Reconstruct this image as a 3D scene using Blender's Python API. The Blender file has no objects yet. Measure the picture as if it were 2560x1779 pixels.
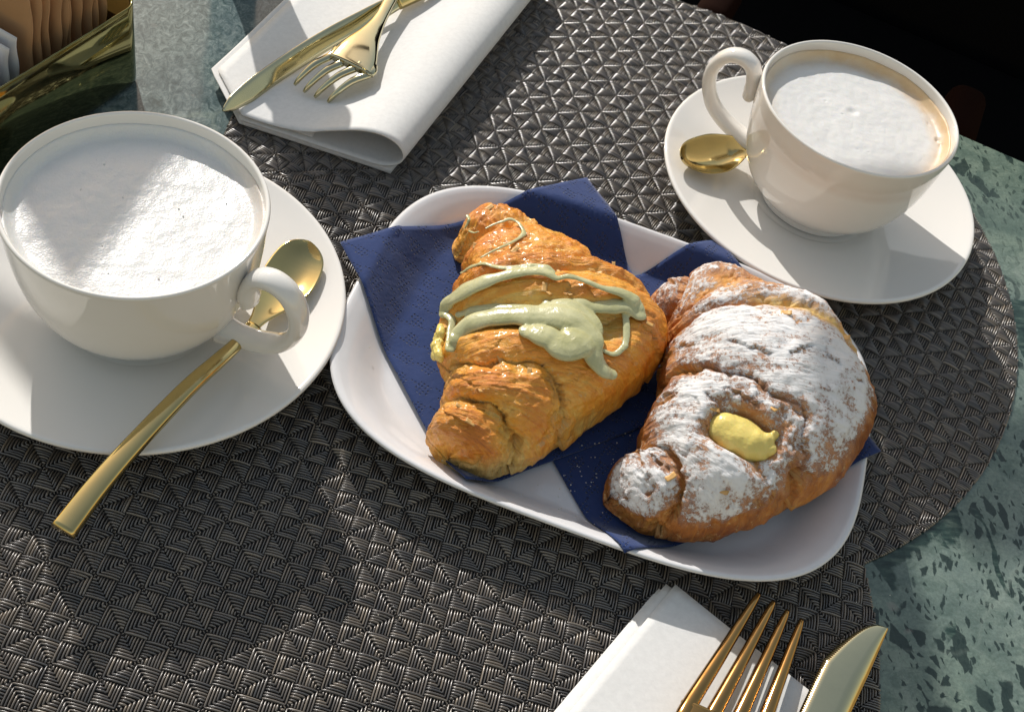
import bpy, bmesh, math, random
import numpy as np
from mathutils import Vector, Matrix, noise
from mathutils.bvhtree import BVHTree

random.seed(7); rng = np.random.default_rng(7)
R = math.radians
scene = bpy.context.scene
col = scene.collection
CM = 0.01                                     # the layout below is written in centimetres

# ------------------------------------------------------------------ camera
cd = bpy.data.cameras.new('camera'); cam = bpy.data.objects.new('camera', cd); col.objects.link(cam)
cx, cy, cz = (0.98087437, 0.0, 0.19464188), (0.12253165, -0.77698140, -0.61748352), (0.15123312, 0.62952355, -0.76212115)
M = Matrix(((cx[0], -cy[0], -cz[0], -7.7795*CM), (cx[1], -cy[1], -cz[1], -32.3831*CM), (cx[2], -cy[2], -cz[2], 39.2040*CM), (0, 0, 0, 1)))
cam.matrix_world = M
cd.sensor_width = 36; cd.lens = 43.2525; cd.clip_start = 0.01; cd.clip_end = 200
scene.camera = cam

# ------------------------------------------------------------------ light
SUN_AZ, SUN_EL = 110.0, 33.0                  # direction towards the sun, degrees (counter-clockwise from +x)
world = bpy.data.worlds.new('World'); scene.world = world; world.use_nodes = True
wn = world.node_tree.nodes; wl = world.node_tree.links
bg = wn['Background']; sky = wn.new('ShaderNodeTexSky'); sky.sky_type = 'NISHITA'; sky.sun_disc = False
sky.sun_elevation = R(SUN_EL); sky.sun_rotation = R(90 - SUN_AZ); sky.air_density = 2.0; sky.dust_density = 1.0; sky.ozone_density = 0.0
tint = wn.new('ShaderNodeMix'); tint.data_type = 'RGBA'; tint.blend_type = 'MULTIPLY'; tint.inputs[0].default_value = 1.0; tint.inputs[7].default_value = (1.10, .94, .84, 1)   # daylight white balance
wl.new(sky.outputs[0], tint.inputs[6]); wl.new(tint.outputs[2], bg.inputs[0]); bg.inputs[1].default_value = 0.12
sd = bpy.data.lights.new('sun', 'SUN'); sd.energy = 3.5; sd.angle = R(0.55); sd.color = (1.0, 0.96, 0.90)
sun = bpy.data.objects.new('sun', sd); col.objects.link(sun)
sv = Vector((math.cos(R(SUN_AZ))*math.cos(R(SUN_EL)), math.sin(R(SUN_AZ))*math.cos(R(SUN_EL)), math.sin(R(SUN_EL))))
sun.rotation_euler = sv.to_track_quat('Z', 'Y').to_euler(); sun.location = sv*3
scene.view_settings.view_transform = 'Standard'; scene.view_settings.look = 'None'
scene.view_settings.gamma = 1; scene.view_settings.use_curve_mapping = False
scene.view_settings.exposure = 0.22

# ------------------------------------------------------------------ helpers
def setp(o, label=None, cat=None, group=None, kind=None):
    if label: o['label'] = label
    if cat: o['category'] = cat
    if group: o['group'] = group
    if kind: o['kind'] = kind
    return o
def thing(name, label, cat, loc=(0, 0, 0), rz=0, group=None):
    o = bpy.data.objects.new(name, None); col.objects.link(o); o.empty_display_size = 0.01
    o.location = Vector(loc)*CM; o.rotation_euler = (0, 0, rz)
    return setp(o, label, cat, group)
def np_mesh(name, V, F, smooth=True):
    """V (n,3) cm, F list/array of equal-length polygons or a python list of lists"""
    me = bpy.data.meshes.new(name)
    V = np.asarray(V, dtype=np.float32)*CM
    if isinstance(F, np.ndarray):
        n, k = F.shape
        me.vertices.add(len(V)); me.vertices.foreach_set('co', V.ravel())
        me.loops.add(n*k); me.loops.foreach_set('vertex_index', F.ravel().astype(np.int32))
        me.polygons.add(n); me.polygons.foreach_set('loop_start', np.arange(0, n*k, k, dtype=np.int32))
        me.update(calc_edges=True)
    else:
        me.from_pydata([tuple(map(float, v)) for v in V], [], F); me.update()
    me.polygons.foreach_set('use_smooth', np.full(len(me.polygons), smooth))
    me.update()
    return me
def obj(name, me, m=None, parent=None, loc=None):
    if m is not None and not me.materials: me.materials.append(m)
    o = bpy.data.objects.new(name, me); col.objects.link(o)
    if parent: o.parent = parent
    if loc is not None: o.location = Vector(loc)*CM
    return o
def fix_normals(me):
    bm = bmesh.new(); bm.from_mesh(me); bmesh.ops.recalc_face_normals(bm, faces=bm.faces); bm.to_mesh(me); bm.free(); return me
def grid_faces(nu, nv, wrap_u=False, wrap_v=False):
    i = np.arange(nu if wrap_u else nu-1); j = np.arange(nv if wrap_v else nv-1)
    I, J = np.meshgrid(i, j, indexing='ij'); I2 = (I+1) % nu; J2 = (J+1) % nv
    return np.stack([I*nv+J, I2*nv+J, I2*nv+J2, I*nv+J2], -1).reshape(-1, 4)
def catmull(P, n):
    P = np.asarray(P, float); k = len(P); out = []
    t = np.linspace(0, k-1, n)
    Q = np.vstack([2*P[0]-P[1], P, 2*P[-1]-P[-2]])
    i = np.minimum(t.astype(int), k-2); f = (t-i)[:, None]
    a, b, c, d = Q[i], Q[i+1], Q[i+2], Q[i+3]
    return 0.5*((2*b)+(-a+c)*f+(2*a-5*b+4*c-d)*f**2+(-a+3*b-3*c+d)*f**3)
def lathe(profile, n=128, close=False):
    """profile list of (r, z); r == 0 ends are closed with a fan"""
    P = np.asarray(profile, float); th = np.linspace(0, 2*math.pi, n, endpoint=False)
    V = np.stack([P[:, 0][None]*np.cos(th)[:, None], P[:, 0][None]*np.sin(th)[:, None], np.repeat(P[:, 1][None], n, 0)], -1).reshape(-1, 3)
    return V, grid_faces(n, len(P), wrap_u=True)
def tube(pts, rad, n=14, flat=None, up=(0, 0, 1), caps=True):
    """swept tube with elliptical section; rad (k,2) half sizes along side and up"""
    P = np.asarray(pts, float); k = len(P); T = np.gradient(P, axis=0); T /= np.linalg.norm(T, axis=1)[:, None]+1e-9
    up = np.asarray(up, float); S = np.cross(T, up); S /= np.linalg.norm(S, axis=1)[:, None]+1e-9; U = np.cross(S, T)
    rad = np.asarray(rad, float)
    if rad.ndim == 1: rad = np.stack([rad, rad], 1)
    th = np.linspace(0, 2*math.pi, n, endpoint=False)
    V = P[:, None]+S[:, None]*(rad[:, 0, None]*np.cos(th)[None])[..., None]+U[:, None]*(rad[:, 1, None]*np.sin(th)[None])[..., None]
    V = V.reshape(-1, 3); F = grid_faces(k, n, wrap_v=True).tolist()
    if caps:
        F.append(list(range(n))[::-1]); F.append([(k-1)*n+i for i in range(n)])
    return V, F
def merge(parts):
    V = []; F = []; o = 0
    for v, f in parts:
        V.append(np.asarray(v, float)); F += [[int(i)+o for i in q] for q in f]; o += len(v)
    return np.vstack(V), F
def nz(P, s, seed=0.0, oct=3):
    out = np.empty(len(P))
    for i, p in enumerate(P): out[i] = noise.fractal((p[0]*s+seed, p[1]*s-seed, p[2]*s+seed*.5), 1.0, 2.0, oct)
    return out

class NT:
    def __init__(s, name):
        s.m = bpy.data.materials.new(name); s.m.use_nodes = True; s.t = s.m.node_tree; s.t.nodes.clear()
        s.out = s.t.nodes.new('ShaderNodeOutputMaterial'); s.b = s.n('ShaderNodeBsdfPrincipled'); s.l(s.b.outputs[0], s.out.inputs[0])
    def n(s, t, **k):
        x = s.t.nodes.new(t)
        for a, v in k.items(): setattr(x, a, v)
        return x
    def l(s, a, b): s.t.links.new(a, b)
    def put(s, sock, v):
        if hasattr(v, 'is_linked') or isinstance(v, bpy.types.NodeSocket): s.l(v, sock)
        else: sock.default_value = v if not (isinstance(v, tuple) and len(v) == 3 and sock.type == 'RGBA') else (*v, 1)
        return sock
    def set(s, **k):
        for a, v in k.items(): s.put(s.b.inputs[a.replace('_', ' ')], v)
        return s
    def coord(s, kind='Object'): return s.n('ShaderNodeTexCoord').outputs[kind]
    def mapping(s, vec, scale=(1, 1, 1), rot=(0, 0, 0), loc=(0, 0, 0)):
        m = s.n('ShaderNodeMapping'); s.l(vec, m.inputs[0]); m.inputs['Scale'].default_value = scale; m.inputs['Rotation'].default_value = rot; m.inputs['Location'].default_value = loc
        return m.outputs[0]
    def noise(s, vec, scale, detail=4, rough=.55, dist=0, col=False):
        x = s.n('ShaderNodeTexNoise'); s.l(vec, x.inputs['Vector']); x.inputs['Scale'].default_value = scale; x.inputs['Detail'].default_value = detail; x.inputs['Roughness'].default_value = rough; x.inputs['Distortion'].default_value = dist
        return x.outputs[1 if col else 0]
    def vor(s, vec, scale, feature='F1', rand=1.0, out='Distance'):
        x = s.n('ShaderNodeTexVoronoi', feature=feature); s.l(vec, x.inputs['Vector']); x.inputs['Scale'].default_value = scale; x.inputs['Randomness'].default_value = rand
        return x.outputs[out]
    def ramp(s, v, stops, interp='LINEAR'):
        x = s.n('ShaderNodeValToRGB'); x.color_ramp.interpolation = interp; s.l(v, x.inputs[0]); e = x.color_ramp.elements
        while len(e) < len(stops): e.new(0.5)
        for q, (p, c) in zip(e, stops):
            q.position = p; q.color = (c, c, c, 1) if not isinstance(c, tuple) else (*c, 1)
        return x.outputs[0]
    def math(s, op, a, b=None, c=None):
        x = s.n('ShaderNodeMath', operation=op)
        for i, v in enumerate((a, b, c)):
            if v is not None: s.put(x.inputs[i], v)
        return x.outputs[0]
    def mix(s, f, a, b, blend='MIX'):
        x = s.n('ShaderNodeMix', data_type='RGBA', blend_type=blend); s.put(x.inputs[0], f); s.put(x.inputs[6], a); s.put(x.inputs[7], b)
        return x.outputs[2]
    def bump(s, h, dist, strength=1.0, prev=None):
        x = s.n('ShaderNodeBump'); x.inputs['Distance'].default_value = dist; x.inputs['Strength'].default_value = strength; s.l(h, x.inputs['Height'])
        if prev is not None: s.l(prev, x.inputs['Normal'])
        s.l(x.outputs[0], s.b.inputs['Normal']); return x.outputs[0]
    def attr(s, name, out='Fac'):
        x = s.n('ShaderNodeAttribute', attribute_name=name); return x.outputs[out]
    def sep(s, v):
        x = s.n('ShaderNodeSeparateXYZ'); s.l(v, x.inputs[0]); return x.outputs

# ------------------------------------------------------------------ materials
MAT = {}
def mk_marble():
    t = NT('green_marble'); co = t.coord()
    warp = t.noise(co, 18, 3, .5, 0, True)
    w = t.n('ShaderNodeVectorMath', operation='SCALE'); sub = t.n('ShaderNodeVectorMath', operation='SUBTRACT'); t.l(warp, sub.inputs[0]); sub.inputs[1].default_value = (.5, .5, .5)
    t.l(sub.outputs[0], w.inputs[0]); w.inputs['Scale'].default_value = .022
    w2 = t.n('ShaderNodeVectorMath', operation='SCALE'); s2 = t.n('ShaderNodeVectorMath', operation='SUBTRACT'); t.l(t.noise(co, 150, 4, .6, 0, True), s2.inputs[0]); s2.inputs[1].default_value = (.5, .5, .5); t.l(s2.outputs[0], w2.inputs[0]); w2.inputs['Scale'].default_value = .003
    ad = t.n('ShaderNodeVectorMath', operation='ADD'); t.l(co, ad.inputs[0]); t.l(w.outputs[0], ad.inputs[1]); ad2 = t.n('ShaderNodeVectorMath', operation='ADD'); t.l(ad.outputs[0], ad2.inputs[0]); t.l(w2.outputs[0], ad2.inputs[1]); cw = ad2.outputs[0]
    el = t.mapping(cw, (1.75, .85, 1), (0, 0, R(38)))
    elf = t.mapping(cw, (1.6, .7, 1), (0, 0, R(20)))
    base = t.ramp(t.noise(co, 26, 8, .68, .6), [(.30, (.075, .115, .095)), (.48, (.13, .18, .145)), (.60, (.18, .235, .185)), (.75, (.26, .305, .26))])
    hue = t.noise(co, 5.5, 3, .5)
    base = t.mix(t.ramp(hue, [(.45, 0.0), (.62, .75)]), base, t.mix(.5, base, (.20, .245, .255)))
    pos = t.math('ADD', t.sep(co)[0], t.math('MULTIPLY', t.math('SUBTRACT', t.noise(co, 6, 2), .5), .25)); east = t.ramp(pos, [(.02, 0.0), (.12, 1.0)])
    crk = t.noise(t.mapping(co, (230, 150, 200), (0, 0, R(25))), 1, 7, .72, 1.5)
    grey = t.ramp(crk, [(.34, (.045, .075, .075)), (.47, (.10, .145, .145)), (.56, (.165, .215, .21)), (.68, (.28, .33, .315))])
    grey = t.mix(t.ramp(t.noise(co, 40, 3), [(.40, .65), (.6, 0.0)]), grey, t.mix(.5, grey, (.09, .12, .135)))
    base = t.mix(east, grey, base)
    fib = t.noise(t.mapping(co, (110, 150, 60), (0, 0, R(-35))), 1, 6, .7, .8)
    base = t.mix(t.math('MULTIPLY', east, t.ramp(fib, [(.40, .5), (.52, 0.0)])), base, (.07, .11, .092))
    # angular fragments of three sizes
    def frag(scale, lo, hi, keep, seed):
        m = t.mapping(el, (1, 1, 1), (0, 0, 0), (seed, seed*.7, 0))
        e = t.vor(m, scale, 'DISTANCE_TO_EDGE', 1.0)
        c = t.n('ShaderNodeTexVoronoi', feature='F1'); t.l(m, c.inputs['Vector']); c.inputs['Scale'].default_value = scale
        cs = t.sep(c.outputs['Color'])
        edge = t.ramp(e, [(lo, 0.0), (hi, 1.0)])
        sel = t.math('GREATER_THAN', cs[0], keep)
        return t.math('MULTIPLY', edge, sel), cs[1]
    patch = t.noise(co, 7, 2, .5)
    dens = t.math('MULTIPLY', t.math('ADD', t.math('MULTIPLY', east, .85), .15), t.ramp(patch, [(.36, .0), (.52, 1.0)]))
    dark1 = t.mix(t.noise(elf, 120, 4), (.008, .018, .018), (.03, .05, .044))
    f1, r1 = frag(62, .17, .20, .72, .31); f2, r2 = frag(120, .17, .22, .66, .77); f3, r3 = frag(250, .18, .26, .58, 1.9)
    for f in (f3, f2, f1):
        base = t.mix(t.math('MULTIPLY', f, t.math('MULTIPLY', dens, .92)), base, dark1)
    fb, rb = frag(20, .045, .055, .78, .12)
    stre = t.noise(t.mapping(co, (90, 380, 90), (0, 0, R(35))), 1, 5, .6)
    big = t.ramp(stre, [(.35, (.012, .028, .026)), (.55, (.035, .065, .055)), (.72, (.11, .15, .12))])
    base = t.mix(t.math('MULTIPLY', fb, east), base, big)
    vein = t.ramp(t.vor(t.mapping(cw, (1, 1, 1), (0, 0, R(10))), 13, 'DISTANCE_TO_EDGE'), [(.0, .55), (.02, 0.0)])
    base = t.mix(t.math('MULTIPLY', vein, t.ramp(hue, [(.48, 0.0), (.6, .8)])), base, (.25, .30, .26))
    base = t.mix(.55, base, t.ramp(t.noise(co, 700, 4, .7), [(.30, .55), (.70, 1.25)]), 'MULTIPLY')
    pink = t.ramp(t.noise(co, 75, 3), [(.68, 0.0), (.74, .55)])
    base = t.mix(t.math('MULTIPLY', pink, t.ramp(hue, [(.46, 0.0), (.6, 1.0)])), base, (.30, .265, .24))
    t.set(Base_Color=base, Roughness=t.ramp(t.noise(co, 40, 3), [(.3, .08), (.7, .13)]), Specular_IOR_Level=.4)
    t.bump(t.noise(co, 160, 4), .00006, .35)
    return t.m
def mk_weave():
    t = NT('woven_vinyl'); a = t.attr('tone'); co = t.coord()
    c = t.ramp(a, [(0.0, (.058, .053, .051)), (.5, (.125, .106, .090)), (1.0, (.23, .187, .142))])
    t.set(Base_Color=c, Roughness=.27, IOR=2.0)
    t.bump(t.noise(co, 3500, 2), .00004, .25)
    return t.m
def mk_ceramic(stain=False):
    t = NT('coffee_stained_ceramic' if stain else 'glazed_ceramic'); c = (.77, .75, .715)
    if stain:
        co = t.coord(); x = t.sep(co); r = t.math('SQRT', t.math('ADD', t.math('MULTIPLY', x[0], x[0]), t.math('MULTIPLY', x[1], x[1])))
        inner = t.ramp(r, [(.04530, 1.0), (.04555, 0.0)]); z = t.ramp(x[2], [(.0490, 0.0), (.0500, 1.0), (.0605, 1.0), (.0640, 0.0)])
        az = t.ramp(t.noise(co, 30, 4, .6), [(.30, .35), (.58, .95)])
        c = t.mix(t.math('MULTIPLY', t.math('MULTIPLY', inner, z), az), c, (.42, .21, .075))
    t.set(Base_Color=c, Roughness=.06, Specular_IOR_Level=.55, Coat_Weight=.3, Coat_Roughness=.03)
    if not stain:
        t.bump(t.noise(t.coord(), 60, 2), .0001, .12)
    return t.m
def mk_gold(name='polished_gold_steel', c0=(.56, .44, .19), c1=(.50, .40, .18)):
    t = NT(name); co = t.coord()
    sm = t.noise(co, 90, 4); br = t.noise(t.mapping(co, (900, 900, 900)), 1, 2)
    t.set(Base_Color=t.mix(t.ramp(sm, [(.35, 0.0), (.7, 1.0)]), c0, c1), Metallic=1.0, Roughness=t.ramp(sm, [(.3, .06), (.7, .15)]))
    t.bump(br, .00001, .15)
    return t.m
def mk_box_gold():
    t = NT('brass_sheet'); co = t.coord(); sm = t.noise(co, 60, 4)
    t.set(Base_Color=(.17, .165, .075), Metallic=1.0, Roughness=t.ramp(sm, [(.3, .03), (.7, .08)]))
    t.bump(t.noise(co, 25, 2), .0001, .05); return t.m
def mk_paper(name, colr, bump=.00012, dots=False):
    t = NT(name); co = t.coord('UV') if dots else t.coord()
    fi = t.noise(co, 5.0 if dots else 420, 5, .65); fi2 = t.noise(co, 1.1 if dots else 90, 4, .6)
    t.set(Base_Color=t.mix(t.ramp(fi, [(.3, 0.0), (.7, 1.0)]), tuple(x*.90 for x in colr), colr), Roughness=.92, Specular_IOR_Level=.2, Sheen_Weight=.25 if dots else .1)
    if dots:
        # embossed flower clusters of pin dots: UV is in centimetres
        d = t.vor(t.mapping(co, (1, 1, 1), (0, 0, R(27))), 5.6, 'F1', .12)
        dot = t.ramp(d, [(.16, 0.0), (.30, 1.0)])
        cl = t.ramp(t.vor(t.mapping(co, (1, .78, 1), (0, 0, R(45))), 1.05, 'F1', .0), [(.26, 1.0), (.32, 0.0)])
        x = t.sep(t.mapping(co, (1, 1, 1), (0, 0, R(45))))
        row = t.math('PINGPONG', x[0], .48); ln = t.ramp(row, [(.035, 1.0), (.075, 0.0)])
        msk = t.math('MAXIMUM', cl, ln)
        h = t.math('SUBTRACT', 1.0, t.math('MULTIPLY', t.math('SUBTRACT', 1.0, dot), msk))
        b = t.bump(h, .0011, 1.0); t.bump(t.math('ADD', fi, t.math('MULTIPLY', fi2, 1.5)), .0004, .55, b)
    else:
        t.bump(t.math('ADD', fi, fi2), bump, .5)
    return t.m
def mk_foam(kind):
    t = NT('milk_foam_'+kind); co = t.coord(); x = t.sep(co)
    r = t.math('SQRT', t.math('ADD', t.math('MULTIPLY', x[0], x[0]), t.math('MULTIPLY', x[1], x[1])))
    n1 = t.noise(co, 55, 5, .6); rr = t.math('ADD', r, t.math('MULTIPLY', t.math('SUBTRACT', n1, .5), .012))
    cream = (.72, .71, .69); tan = (.60, .37, .17)
    if kind == 'crema':
        side = t.ramp(t.math('ADD', t.math('MULTIPLY', x[0], 1.0), t.math('MULTIPLY', x[1], .9)), [(-.03, .55), (.03, 1.0)])
        f = t.math('MULTIPLY', t.ramp(rr, [(.0370, 0.0), (.0405, .6), (.0435, 1.0)]), side)
        c = t.mix(f, cream, t.mix(t.noise(co, 160, 4), tan, (.74, .56, .34)))
    else:
        f = t.math('MULTIPLY', t.ramp(rr, [(.040, 0.0), (.0445, .5)]), t.ramp(x[0], [(.02, 0.0), (.04, 1.0)]))
        c = t.mix(f, cream, (.62, .45, .32))
    t.set(Base_Color=c, Roughness=.34 if kind == 'bubbly' else .42, Specular_IOR_Level=.5, Subsurface_Weight=.35, Subsurface_Radius=(.004, .003, .002), Subsurface_Scale=.3)
    fine = t.vor(co, 1500, 'SMOOTH_F1'); mid = t.noise(co, 420, 4, .7); big = t.noise(co, 110, 3)
    if kind == 'bubbly':
        b = t.bump(t.math('ADD', t.math('MULTIPLY', fine, .5), mid), .00038, .5); t.bump(big, .0006, .25, b)
    else:
        b = t.bump(t.math('ADD', t.math('MULTIPLY', fine, .3), mid), .00022, .35); t.bump(big, .0006, .25, b)
    return t.m
def mk_crust(sugar):
    t = NT('sugared_pastry_crust' if sugar else 'golden_pastry_crust'); co = t.coord(); uv = t.coord('UV')
    seam = t.attr('seam'); bake = t.attr('bake')
    # crust fibres run round the roll: stretch along v
    fib = t.noise(t.mapping(uv, (7.5, .55, 1)), 1, 7, .68, .35)
    fine = t.noise(t.mapping(uv, (22, 2.2, 1)), 1, 5, .65, .4)
    blot = t.noise(co, 75, 5, .62); blot2 = t.noise(co, 260, 4, .6)
    v = t.math('ADD', t.math('ADD', t.math('MULTIPLY', bake, .62), t.math('MULTIPLY', blot, .42)), t.math('MULTIPLY', t.math('SUBTRACT', fib, .5), .85))
    if sugar:
        c = t.ramp(v, [(.20, (.82, .50, .15)), (.42, (.72, .34, .07)), (.64, (.50, .18, .035)), (.88, (.24, .07, .016))])
    else:
        c = t.ramp(v, [(.16, (.92, .58, .14)), (.36, (.90, .40, .042)), (.58, (.78, .25, .015)), (.84, (.44, .10, .008))])
    c = t.mix(t.math('MULTIPLY', seam, t.ramp(fine, [(.40, .0), (.60, .75)])), c, (.70, .45, .17))
    pv = t.n('ShaderNodeTexVoronoi', feature='F1'); pw = t.mix(.30, t.mapping(uv, (1.7, .75, 1)), t.noise(co, 150, 3, .6, 0, True)); t.l(pw, pv.inputs['Vector']); pv.inputs['Scale'].default_value = 3.2
    plate = t.sep(pv.outputs['Color'])[0]
    flake = t.ramp(t.noise(t.mapping(co, (1, 1, 1)), 330, 5, .7, 1.2), [(.60, 0.0), (.66, .55)])
    c = t.mix(flake, c, (.74, .50, .24))
    if not sugar:
        pale = t.attr('pale'); c = t.mix(pale, c, t.mix(t.ramp(fib, [(.35, 0.0), (.65, 1.0)]), (.74, .55, .22), (.60, .38, .11)))
        gl = t.ramp(blot, [(.35, .26), (.65, .48)])
        t.set(Base_Color=c, Roughness=gl, Specular_IOR_Level=.5, Coat_Weight=.38, Coat_Roughness=.14)
        b = t.bump(fib, .0014, .85); b = t.bump(fine, .0006, .7, b); b = t.bump(plate, .0006, .7, b); b = t.bump(t.noise(co, 260, 5, .68, 1.2), .0010, .7, b); t.bump(t.noise(co, 900, 3, .6), .0002, .5, b)
    else:
        pale = t.attr('pale'); c = t.mix(pale, c, t.mix(t.ramp(blot2, [(.35, 0.0), (.65, 1.0)]), (.78, .55, .19), (.70, .40, .10)))
        geo = t.n('ShaderNodeNewGeometry'); nrm = t.sep(geo.outputs['Normal'])
        sg = t.attr('sugar')
        clump = t.noise(co, 620, 8, .82); patch = t.noise(co, 120, 6, .72)
        cover = t.math('ADD', t.math('MULTIPLY', sg, 1.15), t.math('MULTIPLY', t.math('SUBTRACT', patch, .5), 1.5))
        cover = t.math('ADD', cover, t.math('MULTIPLY', t.math('SUBTRACT', clump, .5), 1.7))
        cover = t.math('ADD', cover, t.math('MULTIPLY', t.math('SUBTRACT', fib, .5), .55))
        f = t.ramp(cover, [(.43, 0.0), (.54, .85), (.72, 1.0)])
        dust = t.ramp(t.noise(co, 2600, 3, .7), [(.40, 0.0), (.62, 1.0)]); soft = t.ramp(t.math('ADD', t.math('MULTIPLY', sg, 1.2), t.math('MULTIPLY', t.math('SUBTRACT', patch, .5), .6)), [(.15, 0.0), (.6, .75)])
        f = t.math('MAXIMUM', f, t.math('MULTIPLY', soft, t.math('ADD', t.math('MULTIPLY', dust, .45), .06)))
        f = t.math('MULTIPLY', f, t.math('SUBTRACT', 1.0, t.math('MULTIPLY', pale, .85)))
        c2 = t.mix(f, c, (.88, .87, .87))
        t.set(Base_Color=c2, Roughness=t.math('ADD', t.math('MULTIPLY', f, .5), .40), Specular_IOR_Level=.35)
        b = t.bump(fib, .0013, .8); b = t.bump(fine, .0005, .6, b); b = t.bump(plate, .0004, .6, b); b = t.bump(t.noise(co, 240, 4, .6, .8), .0007, .5, b)
        t.bump(t.math('MULTIPLY', f, t.math('ADD', clump, .35)), .0007, .6, b)
    return t.m
def mk_simple(name, c, rough, bump=None, **k):
    t = NT(name); co = t.coord()
    t.set(Base_Color=t.mix(t.noise(co, 120, 4), tuple(x*.88 for x in c), c), Roughness=rough, **k)
    if bump: t.bump(t.noise(co, bump[0], 4, .6), bump[1], .6)
    return t.m
MAT['marble'] = mk_marble(); MAT['weave'] = mk_weave(); MAT['ceramic'] = mk_ceramic(); MAT['ceramic_stain'] = mk_ceramic(True)
MAT['porcelain'] = mk_simple('white_porcelain', (.74, .735, .745), .10, None, Specular_IOR_Level=.5)
MAT['gold'] = mk_gold(); MAT['pale_gold'] = mk_gold('pale_gold_blade', (.58, .53, .34), (.53, .49, .32)); MAT['bronze'] = mk_gold('bronzed_gold', (.40, .235, .085), (.34, .205, .08)); MAT['brass'] = mk_box_gold()  # lower fork's gold has dark brown reflections put into its colour
MAT['napkin'] = mk_paper('white_airlaid_paper', (.76, .75, .73)); MAT['navy'] = mk_paper('navy_tissue', (.020, .043, .145), dots=True)
MAT['foam_b'] = mk_foam('bubbly'); MAT['foam_c'] = mk_foam('crema')
MAT['crust'] = mk_crust(False); MAT['crust_s'] = mk_crust(True)
MAT['pistachio'] = mk_simple('pistachio_cream', (.46, .475, .27), .22, (90, .0005), Specular_IOR_Level=.5, Subsurface_Weight=.2, Subsurface_Scale=.2, Subsurface_Radius=(.004, .004, .002))
def mk_cream():
    t = NT('pistachio_cream'); co = t.coord(); a = t.noise(co, 70, 4, .6); g = t.noise(co, 900, 3, .7)
    c = t.mix(t.ramp(a, [(.35, 0.0), (.65, 1.0)]), (.42, .41, .205), (.56, .545, .32)); c = t.mix(t.ramp(g, [(.62, 0.0), (.70, .35)]), c, (.30, .30, .12))
    t.set(Base_Color=c, Roughness=t.ramp(a, [(.3, .18), (.7, .34)]), Subsurface_Weight=.15, Subsurface_Scale=.2, Subsurface_Radius=(.004, .004, .002))
    b = t.bump(t.noise(co, 110, 4, .6, .6), .0012, .6); t.bump(g, .00012, .4, b); return t.m
MAT['pistachio'] = mk_cream()
MAT['custard'] = mk_simple('yellow_custard', (.84, .68, .20), .26, (170, .0011), Subsurface_Weight=.25, Subsurface_Scale=.2, Subsurface_Radius=(.005, .003, .001))
MAT['kraft'] = mk_simple('brown_paper', (.42, .235, .11), .75, (300, .0002)); MAT['white_paper'] = mk_simple('white_sachet_paper', (.62, .62, .64), .6, (200, .0002))
MAT['sugar_grain'] = mk_simple('sugar_grain', (.75, .70, .62), .6)
MAT['flake'] = mk_simple('pastry_flake', (.70, .40, .13), .5, (400, .0003))
MAT['canvas'] = mk_simple('ecru_canvas', (.55, .50, .42), .9, (200, .0003))
MAT['dark_wood'] = mk_simple('dark_turned_wood', (.05, .025, .014), .4)
MAT['black'] = mk_simple('black_cloth', (.0035, .0035, .004), .95, (300, .0004), Specular_IOR_Level=.05)
MAT['backing'] = mk_simple('dark_vinyl', (.006, .006, .007), .7)
MAT['floor'] = mk_simple('dark_paving', (.03, .03, .032), .85, (40, .002))
MAT['wood'] = mk_simple('brown_varnished_wood', (.014, .005, .003), .95, (60, .0003), Specular_IOR_Level=.05)  # brown kept near black so the shade sits in the colour

# ------------------------------------------------------------------ table and surroundings
ZT = -0.16                                     # table top, cm
fl = obj('ground', np_mesh('ground', [(-400, -400, -75), (400, -400, -75), (400, 400, -75), (-400, 400, -75)], [[0, 1, 2, 3]], False), MAT['floor'])
setp(fl, kind='structure')
bm = bmesh.new()
d = Vector((.914, -.407, 0)); n = Vector((.407, .914, 0)); e0 = Vector((26.5, 19.6, 0))
A0, A1 = e0+d*24, e0-d*78
pl = [A0, A1, A1-n*80, A0-n*80]
vt = [bm.verts.new((p.x, p.y, ZT)) for p in pl]; vb = [bm.verts.new((p.x, p.y, ZT-3)) for p in pl]
bm.faces.new(vt[::1]); bm.faces.new(vb[::-1])
for i in range(4): bm.faces.new((vt[i], vb[i], vb[(i+1) % 4], vt[(i+1) % 4]))
bmesh.ops.recalc_face_normals(bm, faces=bm.faces)
bmesh.ops.bevel(bm, geom=[e for e in bm.edges if abs(e.verts[0].co.z-e.verts[1].co.z) > 1], offset=5, segments=12, affect='EDGES', profile=.5)
bmesh.ops.bevel(bm, geom=[e for e in bm.edges if e.verts[0].co.z > ZT-.01 and e.verts[1].co.z > ZT-.01 and e.is_manifold and e.calc_face_angle() > .8], offset=.5, segments=4, affect='EDGES', profile=.5)
me = bpy.data.meshes.new('marble_table'); bmesh.ops.scale(bm, vec=(CM, CM, CM), verts=bm.verts); bm.to_mesh(me); bm.free()
table = thing('marble_table', 'polished green serpentine marble table under the placemats', 'table', (0, 0, 0))
obj('table_top', me, MAT['marble'], table)
V, F = lathe([(0, ZT-3.02), (4.5, ZT-3.02), (4.5, -70), (28, -72), (28, -74.9), (0, -74.9)], 48)
obj('pedestal', np_mesh('pedestal', V+np.array([2, -15, 0]), F), MAT['backing'], table)

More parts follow.
